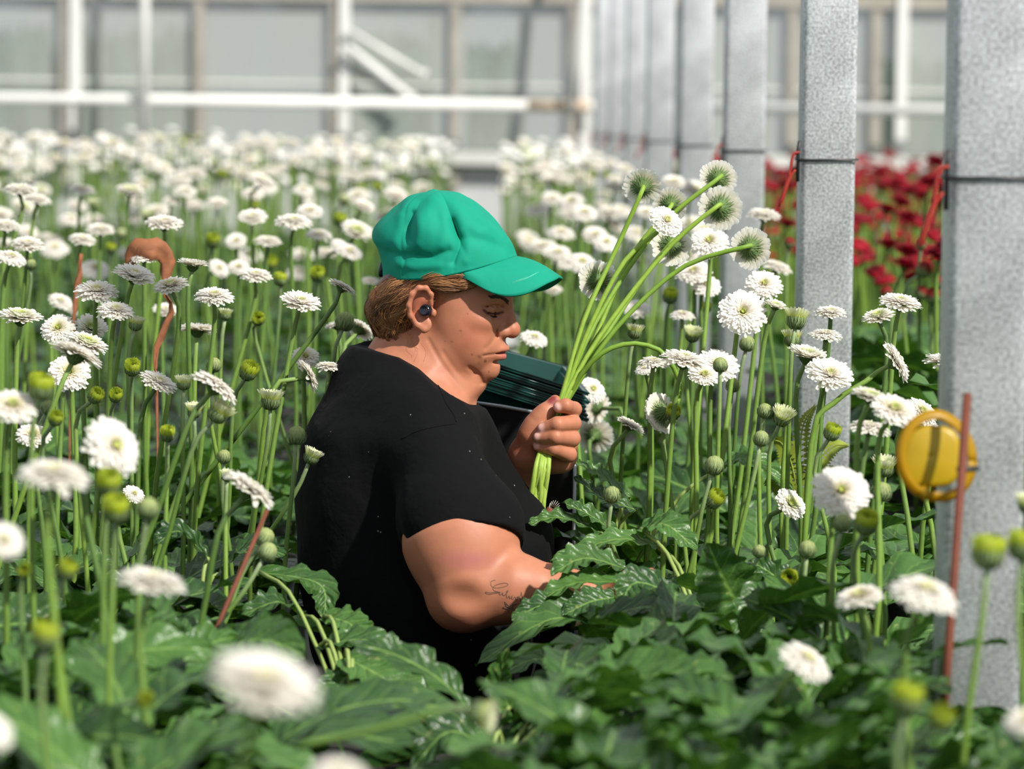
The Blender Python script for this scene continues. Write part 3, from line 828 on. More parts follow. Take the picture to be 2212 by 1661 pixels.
# ------------------------------------------------------------------ flowers set one by one
# kind, px, py, size px, depth factor, tilt right deg, tilt to camera deg, lean (px right per px down), label
G_L = 'white gerberas of the left bed'; G_R = 'white gerberas of the right bed'; G_B = 'green gerbera buds'
FL = [
 # --- left bed, middle distance
 ('white', 44, 413, 78, 1.25, 4, 8, -.30, 'white gerbera on a dark leaning stem, topmost at the left edge'),
 ('white', 82, 433, 62, 1.32, 12, 8, -.05, 'white gerbera just right of the topmost one at the left edge'),
 ('white', 178, 410, 62, 1.45, 8, 10, 0, 'small flat white gerbera high in the left bed, above the slanted stem'),
 ('white', 12, 490, 70, 1.2, 5, 12, 0, 'white gerbera cut by the left edge, below the topmost one'),
 ('white', 60, 530, 76, 1.15, 6, 14, -.05, 'white gerbera near the left edge with a creamy centre'),
 ('white', 24, 557, 72, 1.12, 14, 14, -.1, 'white gerbera tilted right, overlapping its neighbour at the left edge'),
 ('white', 177, 519, 62, 1.25, 8, 14, .03, 'small white gerbera with short stem left of the withered brown leaf'),
 ('white', 217, 498, 66, 1.35, 3, 14, 0, None),
 ('white', 355, 485, 86, 1.15, 2, 12, -.05, 'wide flat white gerbera directly above the withered brown leaf'),
 ('white', 311, 558, 60, 1.08, 0, 10, .02, 'white gerbera tucked under the withered brown leaf'),
 ('white', 289, 598, 95, 1.0, 14, 16, -.12, 'white gerbera tilted right in front of the withered brown leaf'),
 ('white', 209, 632, 98, 1.0, 4, 20, -.03, 'large domed white gerbera, upper of an overlapping pair on the left'),
 ('white', 250, 673, 86, .99, 8, 18, -.08, 'white gerbera, lower of an overlapping pair on the left'),
 ('cream', 369, 619, 82, 1.0, -10, 16, -.07, 'creamy centred white gerbera with a bud behind it, right of the withered leaf'),
 ('white', 463, 642, 88, 1.0, 2, 18, -.08, 'crisp white gerbera on a straight stem in the middle of the left bed'),
 ('white', 649, 656, 90, 1.0, 12, 20, -.13, 'crisp white gerbera with drooping front petals nearest the cap on the left'),
 ('white', 552, 597, 74, 1.12, 5, 14, -.22, 'flat white gerbera on a bowed pale stem'),
 ('white', 738, 622, 66, 1.02, 28, -8, -.75, 'white gerbera on a long slanting stem left of the woman\'s hair'),
 ('green', 44, 688, 98, .98, 6, 8, .02, 'greenish white gerbera with a shaggy skirt at the left edge'),
 ('cream', 126, 711, 78, 1.0, -4, 48, 0, 'white gerbera showing its green eye, left of the lime centred one'),
 ('green', 196, 711, 74, 1.02, 16, 38, .02, 'half opened lime centred gerbera behind a dark stem'),
 ('green', 186, 745, 98, .98, 20, 10, -.02, 'pale green gerbera tilted right, seen edge on above the shaded white one'),
 ('white', 163, 768, 122, .92, 22, -14, -.32, 'broad white gerbera tilted right showing its dark underside'),
 ('cream', 150, 806, 96, .96, 2, 50, 0, 'cream gerbera facing the camera under the tilted white one'),
 ('white', 341, 828, 88, .98, 24, 14, -.12, 'white gerbera tilted right above the lime buds'),
 ('white', 465, 835, 116, .9, 34, -6, -.45, 'white gerbera seen edge on, steeply tilted right, left of the woman\'s back'),
 ('white', 426, 716, 84, 1.04, 2, -10, -.03, 'white gerbera seen from below with a bud on top'),
 ('white', 356, 672, 58, 1.2, 6, 20, 0, None),
 ('white', 130, 652, 56, 1.25, 20, 24, 0, None),
 ('white', 155, 668, 40, 1.3, 40, 14, 0, None),
 ('white', 545, 472, 68, 1.3, 0, 22, .02, None),
 ('white', 634, 481, 84, 1.22, 4, 14, .02, 'large white gerbera left of the cap at its top height'),
 ('white', 578, 523, 62, 1.3, 3, 12, 0, None),
 ('white', 669, 457, 58, 1.4, 2, 26, 0, None),
 ('white', 510, 522, 48, 1.45, 0, 40, 0, None),
 ('white', 473, 580, 50, 1.35, 30, 34, 0, None),
 ('white', 515, 578, 50, 1.3, 0, 34, 0, None),
 ('white', 688, 508, 60, 1.35, 4, 14, 0, None),
 ('white', 755, 545, 60, 1.3, 20, 24, 0, None),
 ('white', 735, 535, 50, 1.35, 30, 30, 0, None),
 ('white', 800, 608, 40, 1.3, 5, 14, 0, None),
 ('white', 545, 420, 52, 1.6, 3, 20, 0, None), ('white', 655, 410, 50, 1.65, 3, 22, 0, None), ('white', 470, 440, 46, 1.6, 3, 22, 0, None),
 ('white', 400, 415, 54, 1.6, 3, 20, 0, None), ('white', 370, 435, 40, 1.6, 3, 20, 0, None), ('white', 787, 447, 48, 1.5, 20, 20, 0, None),
 ('cream', 660, 772, 62, 1.03, 4, 40, .05, 'small gerbera with a green eye beside the hanging one, by the woman\'s shoulder'),
 ('white', 664, 812, 78, 1.0, 62, -14, -.30, 'white gerbera hanging on edge beside the woman\'s shoulder'),
 ('white', 712, 794, 64, 1.0, 6, 4, -.12, 'ragged white gerbera touching the woman\'s shoulder'),
 ('white', 775, 712, 72, 1.06, 24, -30, -.05, 'white gerbera seen from behind, next to the woman\'s nape'),
 ('white', 730, 705, 60, 1.1, -6, -6, 0, None),
 # --- left bed, near
 ('cream', 26, 880, 112, .78, 10, 30, 0, 'big soft white gerbera cut by the left edge below the lime bud'),
 ('white', 243, 966, 142, .76, 46, 44, -.02, 'large blurred white gerbera with its disc turned to the lower right'),
 ('cream', 72, 942, 78, .92, 8, 30, .02, None),
 ('white', 116, 1030, 165, .64, 6, 8, .0, 'wide blurred white gerbera edge on at the lower left'),
 ('white', 289, 1068, 50, .95, 30, 34, 0, None),
 ('white', 537, 1058, 132, .84, 34, -4, -.35, 'white gerbera tilted right above the rust brown stick'),
 ('white', 6, 1170, 95, .6, 24, 40, 0, 'blurred white gerbera half cut by the left edge'),
 ('white', 327, 1262, 156, .66, 10, 4, .0, 'blurred white gerbera edge on above the lower left leaves'),
 ('white', 570, 1484, 246, .44, 14, 16, -.2, 'very large out of focus white gerbera at the bottom left'),
 ('white', -30, 1580, 120, .5, 20, 30, 0, 'blurred white gerbera petals cut by the lower left corner'),
 ('white', 732, 1676, 130, .46, 6, 16, 0, 'blurred white gerbera peeping over the bottom edge'),
 # --- right bed
 ('white', 1532, 524, 92, 1.08, -4, 42, -.04, 'white gerbera with green eye facing the camera behind the held heads'),
 ('white', 1498, 590, 84, 1.15, -4, 30, -.02, None), ('white', 1526, 618, 66, 1.15, 6, 40, 0, None),
 ('white', 1650, 467, 76, 1.22, 4, 10, .0, 'flat white gerbera against the third column'),
 ('white', 1678, 578, 70, 1.25, 16, 10, 0, 'blurred white gerbera right of the third column'),
 ('white', 1650, 616, 82, 1.06, 4, 44, -.10, 'white gerbera with a small green eye, above the fully facing one'),
 ('white', 1604, 676, 108, 1.0, 3, 62, -.14, 'fully open white gerbera facing the camera on a dark stem'),
 ('green', 1674, 663, 52, 1.0, 14, 14, -.16, 'small pale green gerbera right of the fully open one'),
 ('white', 1477, 780, 106, .98, 10, 10, -.05, 'flat white gerbera, left of the overlapping pair beside the bent stem'),
 ('white', 1549, 790, 100, 1.0, 6, 40, -.06, 'white gerbera behind a round bud, right of the flat one'),
 ('cream', 1520, 812, 70, .99, 8, 34, -.04, None),
 ('white', 1412, 784, 72, 1.02, 4, 6, -.02, 'white gerbera with dark calyx left of the flat one'),
 ('white', 1394, 797, 48, 1.06, -10, 20, 0, None),
 ('white', 1262, 461, 62, 1.5, 6, 30, 0, None), ('white', 1192, 431, 50, 1.7, 4, 30, 0, None), ('white', 1257, 567, 66, 1.35, 10, 36, 0, None),
 ('white', 1154, 731, 64, 1.17, 14, 22, -.1, 'white gerbera just right of the woman\'s nose'),
 ('white', 1375, 668, 62, 1.2, 4, 30, 0, None), ('white', 1474, 681, 56, 1.15, 2, 10, -.05, None),
 ('white', 1362, 920, 68, 1.04, 30, 2, -.02, 'white gerbera edge on, low between the hand and the hanging head'),
 ('white', 1455, 395, 54, 1.5, 4, 26, 0, None), ('white', 1352, 366, 46, 1.9, 4, 26, 0, None), ('white', 1395, 460, 46, 1.5, 4, 30, 0, None),
 ('white', 1285, 510, 60, 1.45, 4, 30, 0, None), ('white', 1310, 525, 60, 1.4, 4, 34, 0, None), ('white', 1180, 600, 50, 1.4, 4, 20, 0, None), ('white', 1196, 628, 40, 1.4, 4, 20, 0, None),
 ('white', 1279, 842, 66, 1.1, 24, 52, -.05, 'white gerbera facing the camera directly above the fingers'),
 ('white', 1290, 880, 76, 1.14, -60, -60, .05, 'white gerbera seen from behind just right of the fingers'),
 ('white', 1284, 940, 84, 1.15, 10, -70, .02, 'white gerbera seen from behind low beside the hand'),
 ('white', 1944, 656, 96, 1.0, 6, 12, -.10, 'wide white gerbera edge on in front of the red flowers'),
 ('green', 1898, 686, 72, .99, -14, 14, -.02, 'pale green gerbera under the wide white one, before the red flowers'),
 ('white', 1795, 677, 72, 1.02, 2, 12, -.10, 'white gerbera in front of the second column, upper of two'),
 ('white', 1784, 725, 80, 1.0, 3, 4, -.08, 'ragged white gerbera in front of the second column, lower of two'),
 ('white', 2044, 785, 100, 1.0, 0, 4, -.05, 'flat white gerbera touching the nearest column'),
 ('green', 1742, 772, 92, .98, 12, 10, -.03, 'pale green gerbera tilted right above the big white one'),
 ('white', 1792, 812, 106, .97, 10, 34, -.12, 'big white gerbera in front of the base of the second column'),
 ('green', 1880, 860, 88, .86, 14, 8, -.05, 'blurred greenish gerbera left of the yellow disc'),
 ('cream', 1930, 888, 108, .85, 14, 30, -.05, 'blurred white gerbera overlapping the yellow disc'),
 ('cream', 1990, 890, 76, .96, 30, 34, 0, 'white gerbera with a lime centre behind the top of the yellow disc'),
 ('white', 1878, 926, 100, .88, 8, 2, -.02, None), ('white', 2006, 922, 50, .98, 10, 10, 0, None),
 ('white', 1816, 1064, 132, .83, 4, 52, -.06, 'round blurred white gerbera facing the camera at the lower right'),
 ('green', 1706, 1090, 76, .96, 34, 40, -.05, 'pale green gerbera low beside the round blurred one'),
 ('cream', 1857, 1292, 104, .76, -14, 14, -.02, 'blurred cream centred gerbera at the lower right'),
 ('white', 1998, 1282, 156, .66, 14, 16, -.03, 'large blurred white gerbera in front of the rusty rod'),
 ('white', 1740, 1428, 128, .70, 30, 18, .0, 'blurred white gerbera tilted right near the bottom right'),
 ('cream', 2225, 1560, 110, .55, -10, 20, 0, 'blurred pale gerbera cut by the right edge near the bottom'),
 # --- buds, left
 ('lime', 88, 838, 62, .78, 10, 12, .02, 'blurred lime green bud at the left edge'),
 ('lime', 286, 795, 38, .97, 4, 34, .0, 'lime cup bud under the tilted left flowers'),
 ('lime', 206, 856, 36, .93, 30, 30, 0, None), ('lime', 250, 855, 32, .95, 10, 40, 0, None), ('half', 397, 828, 42, .97, 2, 8, 0, 'lime topped bud with straight sides right of the tilted flower'),
 ('lime', 537, 802, 44, 1.0, 22, 22, -.1, 'plump lime bud between flowers left of the woman'),
 ('half', 585, 865, 60, .98, 4, 2, -.05, 'half open lime and white bud left of the woman\'s back'),
 ('closed', 641, 940, 42, .96, 4, 4, -.06, 'round grey green bud in front of the woman\'s back'),
 ('half', 673, 987, 46, .97, 24, 4, -.55, 'half open lime bud tilted over the woman\'s black shirt'),
 ('closed', 462, 788, 34, 1.04, 8, 6, 0, None), ('half', 293, 700, 42, .99, 10, 4, 0, 'lime bud under the lower flower of the left pair'),
 ('green', 416, 576, 72, 1.02, 6, -4, -.02, 'pale green opening gerbera standing upright right of the withered leaf'),
 ('half', 487, 680, 34, 1.08, 6, 0, 0, None), ('lime', 558, 690, 30, 1.12, 6, 50, .3, None), ('lime', 686, 593, 34, 1.25, 2, 34, 0, None), ('lime', 606, 604, 32, 1.2, 2, 10, 0, None),
 ('closed', 745, 694, 44, 1.04, 14, -10, -.04, 'green bud back beside the woman\'s nape'),
 ('lime', 362, 938, 36, .92, 2, 20, 0, None), ('half', 472, 892, 64, .9, 34, 4, -.4, 'half open cream bud tilted right below the edge on flower'),
 ('half', 420, 888, 44, .95, 4, 10, -.2, None), ('lime', 235, 1045, 60, .72, 6, 26, 0, 'blurred lime bud, upper of the pair at the lower left'),
 ('lime', 250, 1102, 64, .68, 4, 20, 0, 'blurred lime bud, lower of the pair at the lower left'), ('closed', 320, 1098, 50, .74, 8, 8, -.1, 'blurred grey green bud right of the lime pair'),
 ('closed', 572, 1160, 44, .9, 30, 10, -.5, None), ('closed', 578, 1192, 44, .88, 30, -10, -.55, None), ('lime', 145, 1232, 46, .66, 14, 20, 0, 'blurred lime bud low at the left'),
 ('lime', 52, 1232, 32, .7, 10, 60, 0, None), ('lime', 98, 1376, 64, .58, 4, 10, 0, 'blurred dark lime bud near the lower left corner'),
 ('closed', 484, 986, 32, .95, 2, 10, 0, None), ('half', 490, 1028, 34, .92, 2, 10, 0, None), ('lime', 310, 1512, 40, .62, 40, 50, 0, None),
 ('lime', 460, 522, 34, 1.4, 4, 20, 0, None), ('lime', 240, 537, 24, 1.4, 4, 20, 0, None), ('lime', 735, 475, 30, 1.5, 4, 20, 0, None), ('lime', 548, 445, 26, 1.6, 4, 20, 0, None),
 ('closed', 66, 570, 26, 1.15, 4, 10, -.1, None), ('closed', 105, 880, 34, .93, 20, 10, 0, None), ('lime', 120, 905, 34, .88, 20, 30, 0, None),
 # --- buds, right
 ('half', 1371, 717, 44, 1.04, 8, 0, -.05, 'green bud with a lime top above the arching stem'),
 ('lime', 1453, 892, 36, 1.0, 10, 40, -.02, 'lime bud with a hole on top, beside the hanging head'),
 ('closed', 1556, 788, 34, .97, 0, 4, .02, 'small round green bud in front of a white gerbera'),
 ('closed', 1322, 1068, 38, .96, 2, 6, .10, 'grey green bud on a bare stem low right of the hand'),
 ('closed', 1543, 1005, 44, .96, 14, 4, -.25, 'grey green bud leaning right above the broad leaf'),
 ('lime', 1542, 1079, 44, .97, 40, 20, -.3, 'lime bud turned right, above the broad leaf'),
 ('half', 1496, 724, 44, 1.08, 8, 20, 0, None), ('lime', 1448, 640, 36, 1.2, 6, 20, 0, None), ('lime', 1525, 665, 24, 1.2, 6, 20, 0, None),
 ('closed', 1652, 887, 34, .98, 6, 6, 0, None), ('closed', 1644, 947, 36, .95, 10, 0, -.2, None),
 ('half', 1690, 902, 54, .97, 14, 24, -.02, 'opening green bud with a flat top in front of fern fronds'),
 ('closed', 1583, 832, 32, 1.02, 4, 4, 0, None), ('half', 1720, 690, 62, 1.0, 6, -6, -.02, 'fringed lime bud, upper of two left of the second column'),
 ('half', 1711, 732, 50, 1.01, 2, -8, 0, 'fringed lime bud, lower of two left of the second column'),
 ('closed', 1614, 742, 36, 1.06, 10, 0, 0, None), ('half', 1910, 1010, 58, .93, 4, 14, 0, 'cream topped bud left of the yellow disc'), ('closed', 1905, 1062, 44, .9, 4, 4, 0, None),
 ('lime', 1797, 934, 40, .95, 20, 14, 0, None), ('lime', 1870, 1130, 56, .8, 10, 26, -.02, 'blurred lime cup bud under the round white flower'),
 ('closed', 1820, 1130, 42, .82, 10, 4, 0, None),
 ('lime', 2135, 1195, 80, .66, 4, 2, -.06, 'large blurred lime bud in front of the nearest column'), ('lime', 2209, 1180, 70, .66, 2, 4, 0, 'blurred lime bud cut by the right edge'),
 ('lime', 1960, 1512, 72, .56, 6, 8, 0, 'blurred dull lime bud, left of the pair at the bottom right'), ('lime', 2030, 1553, 58, .56, 24, 30, 0, 'blurred bright lime bud, right of the pair at the bottom right'),
 ('closed', 1744, 1186, 40, .88, 4, 0, 0, None), ('lime', 1703, 1250, 40, .9, 10, 60, 0, 'small lime bud with a red brown hole by the broad leaf'), ('closed', 1640, 1190, 30, .92, 10, 20, 0, None),
 ('half', 2220, 1090, 60, .72, 0, 10, 0, None),
]
for (kind, px, py, sz, df, tr, tc, lean, label) in FL:
    d = D * df
    head = at(px, py, d)
    dia = sz * d / FPX
    r = rng.uniform
    axis = Vector((math.sin(math.radians(tr)), -math.sin(math.radians(tc)), max(0.05, math.cos(math.radians(tr)) * math.cos(math.radians(tc)))))
    drop = max(.1, head.z - BED_Z)
    base = Vector((head.x + lean * drop + r(-.01, .01), head.y + r(-.03, .03), BED_Z))
    bud = kind in ('closed', 'lime', 'half')
    grp = None
    if label is None:
        side = 'left' if px < 1000 else 'right'
        if bud: label, grp = ('small green gerbera bud among the flowers of the %s bed' % side, 'small buds on the %s' % side)
        else: label, grp = ('blurred white gerbera behind the sharp ones of the %s bed' % side, 'blurred white gerberas on the %s' % side)
    flower(kind, head, axis, dia, base, label, grp, rad=.0034 if bud else .0039)

flower('white', at(1934, 783, D * .97), (.86, -.14, .50), 98 * .97 * D / FPX, (at(1735, 1000, D * .97).x, at(1735, 1000, D * .97).y, BED_Z),
       'white gerbera turned sideways on a slanting stem', mid=[at(1752, 960, D * .97), at(1800, 872, D * .97), at(1870, 824, D * .97)], rad=.0039)
# the half open bud lying level across the bottom
hd = at(1038, 1542, D * .62)
flower('half', hd, (1, -.25, -.12), .031, at(640, 1612, D * .62), 'half open bud on a level stem along the bottom edge', mid=[at(820, 1573, D * .62)], rad=.0033)

# ------------------------------------------------------------------ the rest of the fields
frng = random.Random(21)
cand = []
occupied = [(f[1], f[2], f[4]) for f in FL]
def scatter(x0, x1, y0, y1, dens, kinds, zlo, zhi, edge=None):
    n = int((x1 - x0) * (y1 - y0) * dens)
    for _ in range(n):
        x = frng.uniform(x0, x1); y = frng.uniform(y0, y1)
        z = frng.triangular(zlo, zhi, zlo + (zhi - zlo) * .7)
        p = Vector((x, y, z)); px, py, d = project(p)
        if px < -60 or px > 2270 or py < 200: continue
        cand.append((d, p, frng.choice(kinds)))
WK = ['white'] * 7 + ['cream', 'green', 'lime', 'half']
scatter(-3.2, -.22, 6.6, 10.5, 17, WK, 1.26, 1.54)
scatter(-3.2, -.20, 10.5, 20.3, 17, WK, 1.32, 1.60)
scatter(.10, .47, 7.0, 12, 29, WK, 1.26, 1.53)
scatter(.06, .47, 12, 20.3, 27, WK, 1.32, 1.58)
cand = [c for c in cand if all(abs(project(c[1])[0] - o[0]) > 26 or abs(project(c[1])[1] - o[1]) > 20 for o in occupied)]
cand.sort(key=lambda c: c[0])
n_white = sum(1 for f in FL if f[0] in ('white', 'cream', 'green'))
LIMIT = 300 - n_white - 4
far = []
for i, (d, p, kind) in enumerate(cand):
    if i >= LIMIT: far.append((p, kind)); continue
    side = 'left' if p.x < 0 else 'right'
    axis = (frng.gauss(.1, .2), -frng.uniform(.1, .6), 1)
    bud = kind in ('lime', 'half')
    base = Vector((p.x + frng.gauss(0, .04), p.y + frng.gauss(0, .03), BED_Z))
    flower(kind, p, axis, frng.uniform(.058, .070) if not bud else frng.uniform(.024, .034), base,
           ('out of focus lime bud standing in the far part of the %s bed' if bud else 'out of focus white gerbera standing in the far part of the %s bed') % side,
           ('far buds of the %s bed' if bud else 'far white gerberas of the %s bed') % side, rad=.0038, sides=5)
# beyond these: one uncountable mass of the same flowers
M_FARP = attr_mat('far_flowers', 0.6, 0.15, 0.2)
def low_head(mb, p, kind, q):
    ax = Vector((q.gauss(.08, .2), -q.uniform(.1, .6), 1)).normalized()
    rot = ax.to_track_quat('Z', 'Y').to_matrix()
    R = q.uniform(.029, .034) if kind not in ('lime', 'half') else .014
    c = {'white': W, 'cream': mixc(W, CRM, .5), 'green': mixc(W, PGR, .5), 'lime': LIME, 'half': mixc(LIME, W, .4), 'red': mixc(RED, REDD, q.random() * .7), 'redbud': RED}[kind]
    n = 10; prof = [(0, -.008, GRN), (.4, -.002, GRN), (1.0, -.003, c), (.72, .005, c), (.3, .009, mixc(c, CRM if kind != 'red' else REDD, .4))]
    b = len(mb.v)
    for (rr, zz, cc) in prof:
        for k in range(n):
            a = 2 * math.pi * k / n
            j = q.uniform(.88, 1.1) if rr > .5 else 1
            v = rot @ Vector((R * rr * j * math.cos(a), R * rr * j * math.sin(a), zz)) + p
            mb.v.append(tuple(v)); mb.c.append(cc)
    for i in range(len(prof) - 1):
        for k in range(n):
            a = b + i * n + k; e = b + i * n + (k + 1) % n
            mb.f.append((a, e, e + n, a + n))
    mb.f.append(tuple(b + 4 * n + k for k in range(n)))
    base = Vector((p.x + q.gauss(0, .03), p.y + q.gauss(0, .03), BED_Z))
    mb.tube([base, base.lerp(p, .6), p - ax * .006], .0036, 4, cap=False, cols=[SGD, SG, SG])
q = random.Random(4)
mbL = MB(); mbR = MB()
for p, kind in far: low_head(mbL if p.x < 0 else mbR, p, kind, q)
for m_, lb in ((mbL, 'distant mass of tiny white flowers before the left glass wall'), (mbR, 'distant mass of tiny white flowers beside the farthest columns')):
    if m_.v:
        o = link('far_flowers', mesh_data('far_flowers', m_.v, m_.f, M_FARP, m_.c)); tag(o, lb, 'flowers', kind='stuff')
print('whites', n_white, 'cand', len(cand), 'far', len(far))

# ------------------------------------------------------------------ red flowers beyond the columns
RF = [(1920, 530, 62), (1960, 545, 70), (1985, 560, 60), (1955, 575, 72), (1968, 600, 56), (2055, 530, 84), (2030, 552, 78), (2075, 560, 64), (2083, 575, 60), (1895, 590, 40),
      (1915, 455, 60), (1945, 438, 58), (1960, 470, 56), (1990, 425, 50), (2055, 492, 60), (1905, 405, 46), (2010, 395, 60), (2040, 410, 64), (2070, 420, 60),
      (1718, 368, 46), (1695, 402, 50), (1735, 395, 50), (1752, 408, 48), (1728, 445, 46), (1738, 455, 40), (1700, 485, 56), (1752, 490, 36), (2020, 350, 54), (2055, 345, 54), (2085, 355, 50), (1900, 372, 40), (1935, 400, 44), (1965, 415, 48), (2085, 390, 50), (2000, 460, 44), (2030, 440, 60), (1700, 520, 26)]
for i, (px, py, sz) in enumerate(RF):
    d = min(14.5, max(6.4, .066 * FPX / sz)); p = at(px, py, d)
    base = Vector((p.x + frng.gauss(0, .03), p.y, BED_Z))
    near = sz >= 70
    flower('red', p, (frng.gauss(0, .2), -frng.uniform(.1, .5), 1), sz * d / FPX, base,
           'deep red gerbera in the bed behind the columns' , 'red gerberas behind the columns', rad=.0045, sides=5)
for (px, py, sz) in [(1995, 583, 36), (2018, 640, 40), (1990, 632, 30), (2050, 690, 30), (1705, 525, 26), (1990, 528, 24), (1915, 632, 30), (2030, 610, 30), (2082, 640, 26)]:
    d = 6.6; p = at(px, py, d)
    flower('redbud', p, (frng.gauss(.2, .3), -.2, 1), sz * d / FPX, (p.x, p.y, BED_Z), 'small red gerbera bud below the red flowers', 'red buds behind the columns', rad=.004, sides=5)
mb = MB()
for _ in range(1200):
    x = frng.uniform(.84, 3.3); y = frng.uniform(8, 20)
    p = Vector((x, y, frng.uniform(1.24, 1.52))); px, py, d = project(p)
    if px < 2800: low_head(mb, p, 'red', q)
o = link('far_red_flowers', mesh_data('far_red_flowers', mb.v, mb.f, M_FARP, mb.c)); tag(o, 'distant mass of red flowers behind the columns', 'flowers', kind='stuff')
# ------------------------------------------------------------------ the woman: implicit surfaces turned into meshes
def snets(fn, lo, hi, h):
    """surface nets of fn(X,Y,Z)=0 on a grid of step h; returns verts (n,3), quads (m,4)"""
    ax = [np.arange(lo[i], hi[i] + h, h, dtype=np.float32) for i in range(3)]
    X, Y, Z = np.meshgrid(*ax, indexing='ij')
    V = fn(X, Y, Z).astype(np.float32)
    ins = V < 0
    nx, ny, nz = V.shape
    c = np.zeros((nx - 1, ny - 1, nz - 1), np.int8)
    offs = [(i, j, k) for i in (0, 1) for j in (0, 1) for k in (0, 1)]
    for (i, j, k) in offs: c += ins[i:nx - 1 + i, j:ny - 1 + j, k:nz - 1 + k]
    act = (c > 0) & (c < 8)
    I, J, K = np.nonzero(act)
    cv = {o: V[I + o[0], J + o[1], K + o[2]] for o in offs}
    acc = np.zeros((len(I), 3), np.float32); cnt = np.zeros(len(I), np.float32)
    for a in offs:
        for axn in range(3):
            if a[axn] == 1: continue
            b = list(a); b[axn] = 1; b = tuple(b)
            va, vb = cv[a], cv[b]
            m = (va < 0) != (vb < 0)
            t = np.where(m, va / np.where(m, va - vb, 1), 0)
            p = np.tile(np.array(a, np.float32), (len(I), 1)); p[:, axn] = t
            acc[m] += p[m]; cnt[m] += 1
    pos = acc / cnt[:, None]
    verts = np.stack([ax[0][I] + pos[:, 0] * h, ax[1][J] + pos[:, 1] * h, ax[2][K] + pos[:, 2] * h], 1)
    idx = -np.ones(act.shape, np.int32); idx[I, J, K] = np.arange(len(I))
    quads = []
    for axn in range(3):
        s0 = [slice(None)] * 3; s1 = [slice(None)] * 3
        s0[axn] = slice(0, -1); s1[axn] = slice(1, None)
        a, b = ins[tuple(s0)], ins[tuple(s1)]
        o1, o2 = [(1, 2), (2, 0), (0, 1)][axn]
        sl = [slice(None)] * 3; sl[o1] = slice(1, -1); sl[o2] = slice(1, -1)
        cr = np.nonzero((a != b)[tuple(sl)])
        ijk = [cr[0].copy(), cr[1].copy(), cr[2].copy()]
        ijk[o1] += 1; ijk[o2] += 1
        def cell(d1, d2):
            q_ = [ijk[0], ijk[1], ijk[2]]; q_ = [v.copy() for v in q_]
            q_[o1] -= d1; q_[o2] -= d2
            return idx[q_[0], q_[1], q_[2]]
        q4 = np.stack([cell(1, 1), cell(0, 1), cell(0, 0), cell(1, 0)], 1)
        flip = ~a[tuple(ijk)]
        q4[flip] = q4[flip][:, ::-1]
        quads.append(q4)
    return verts, np.concatenate(quads)

def smin(a, b, k):
    if k <= 0: return np.minimum(a, b)
    h = np.maximum(k - np.abs(a - b), 0) / k
    return np.minimum(a, b) - h * h * (k * .25)
def smax(a, b, k): return -smin(-a, -b, k)
def ell(P, c, r, rot=None):
    x, y, z = P[0] - c[0], P[1] - c[1], P[2] - c[2]
    if rot is not None:
        R_ = rot
        x, y, z = R_[0][0] * x + R_[0][1] * y + R_[0][2] * z, R_[1][0] * x + R_[1][1] * y + R_[1][2] * z, R_[2][0] * x + R_[2][1] * y + R_[2][2] * z
    k0 = np.sqrt((x / r[0]) ** 2 + (y / r[1]) ** 2 + (z / r[2]) ** 2) + 1e-9
    k1 = np.sqrt((x / r[0] ** 2) ** 2 + (y / r[1] ** 2) ** 2 + (z / r[2] ** 2) ** 2) + 1e-9
    return k0 * (k0 - 1) / k1
def cap_(P, a, b, ra, rb=None):
    rb = ra if rb is None else rb
    d = [b[i] - a[i] for i in range(3)]; L2 = sum(v * v for v in d) + 1e-12
    t = np.clip(((P[0] - a[0]) * d[0] + (P[1] - a[1]) * d[1] + (P[2] - a[2]) * d[2]) / L2, 0, 1)
    return np.sqrt((P[0] - a[0] - t * d[0]) ** 2 + (P[1] - a[1] - t * d[1]) ** 2 + (P[2] - a[2] - t * d[2]) ** 2) - (ra + (rb - ra) * t)
def chain(P, pts, rads, k=0.0):
    o = None
    for i in range(len(pts) - 1):
        s = cap_(P, pts[i], pts[i + 1], rads[i], rads[i + 1])
        o = s if o is None else smin(o, s, k)
    return o

PX = FPX / D                                    # pixels per metre at the woman
def wp(px, py, dy=0.0):
    """point seen at pixel px,py (scaled at the woman's distance), pushed dy metres along the view"""
    return at(px, py, D + dy)

# ---- head frame
_a, _p = math.radians(12), math.radians(10)
HF = Vector((math.cos(_a) * math.cos(_p), -math.sin(_a) * math.cos(_p), -math.sin(_p)))
HR = Vector((-math.sin(_a), -math.cos(_a), 0))
HU = HR.cross(HF)
N0 = at(1122, 716, D)
def hw(f, u, r):                                # head mm -> world
    return N0 + HF * (f / 1000) + HU * (u / 1000) + HR * (r / 1000)
def hp(px, py, r):                              # pixel + lateral mm -> head mm
    d = at(px, py, 1.0) - CAM
    t = (r / 1000 - HR.dot(CAM - N0)) / HR.dot(d)
    P = CAM + d * t - N0
    return (HF.dot(P) * 1000, HU.dot(P) * 1000, r)

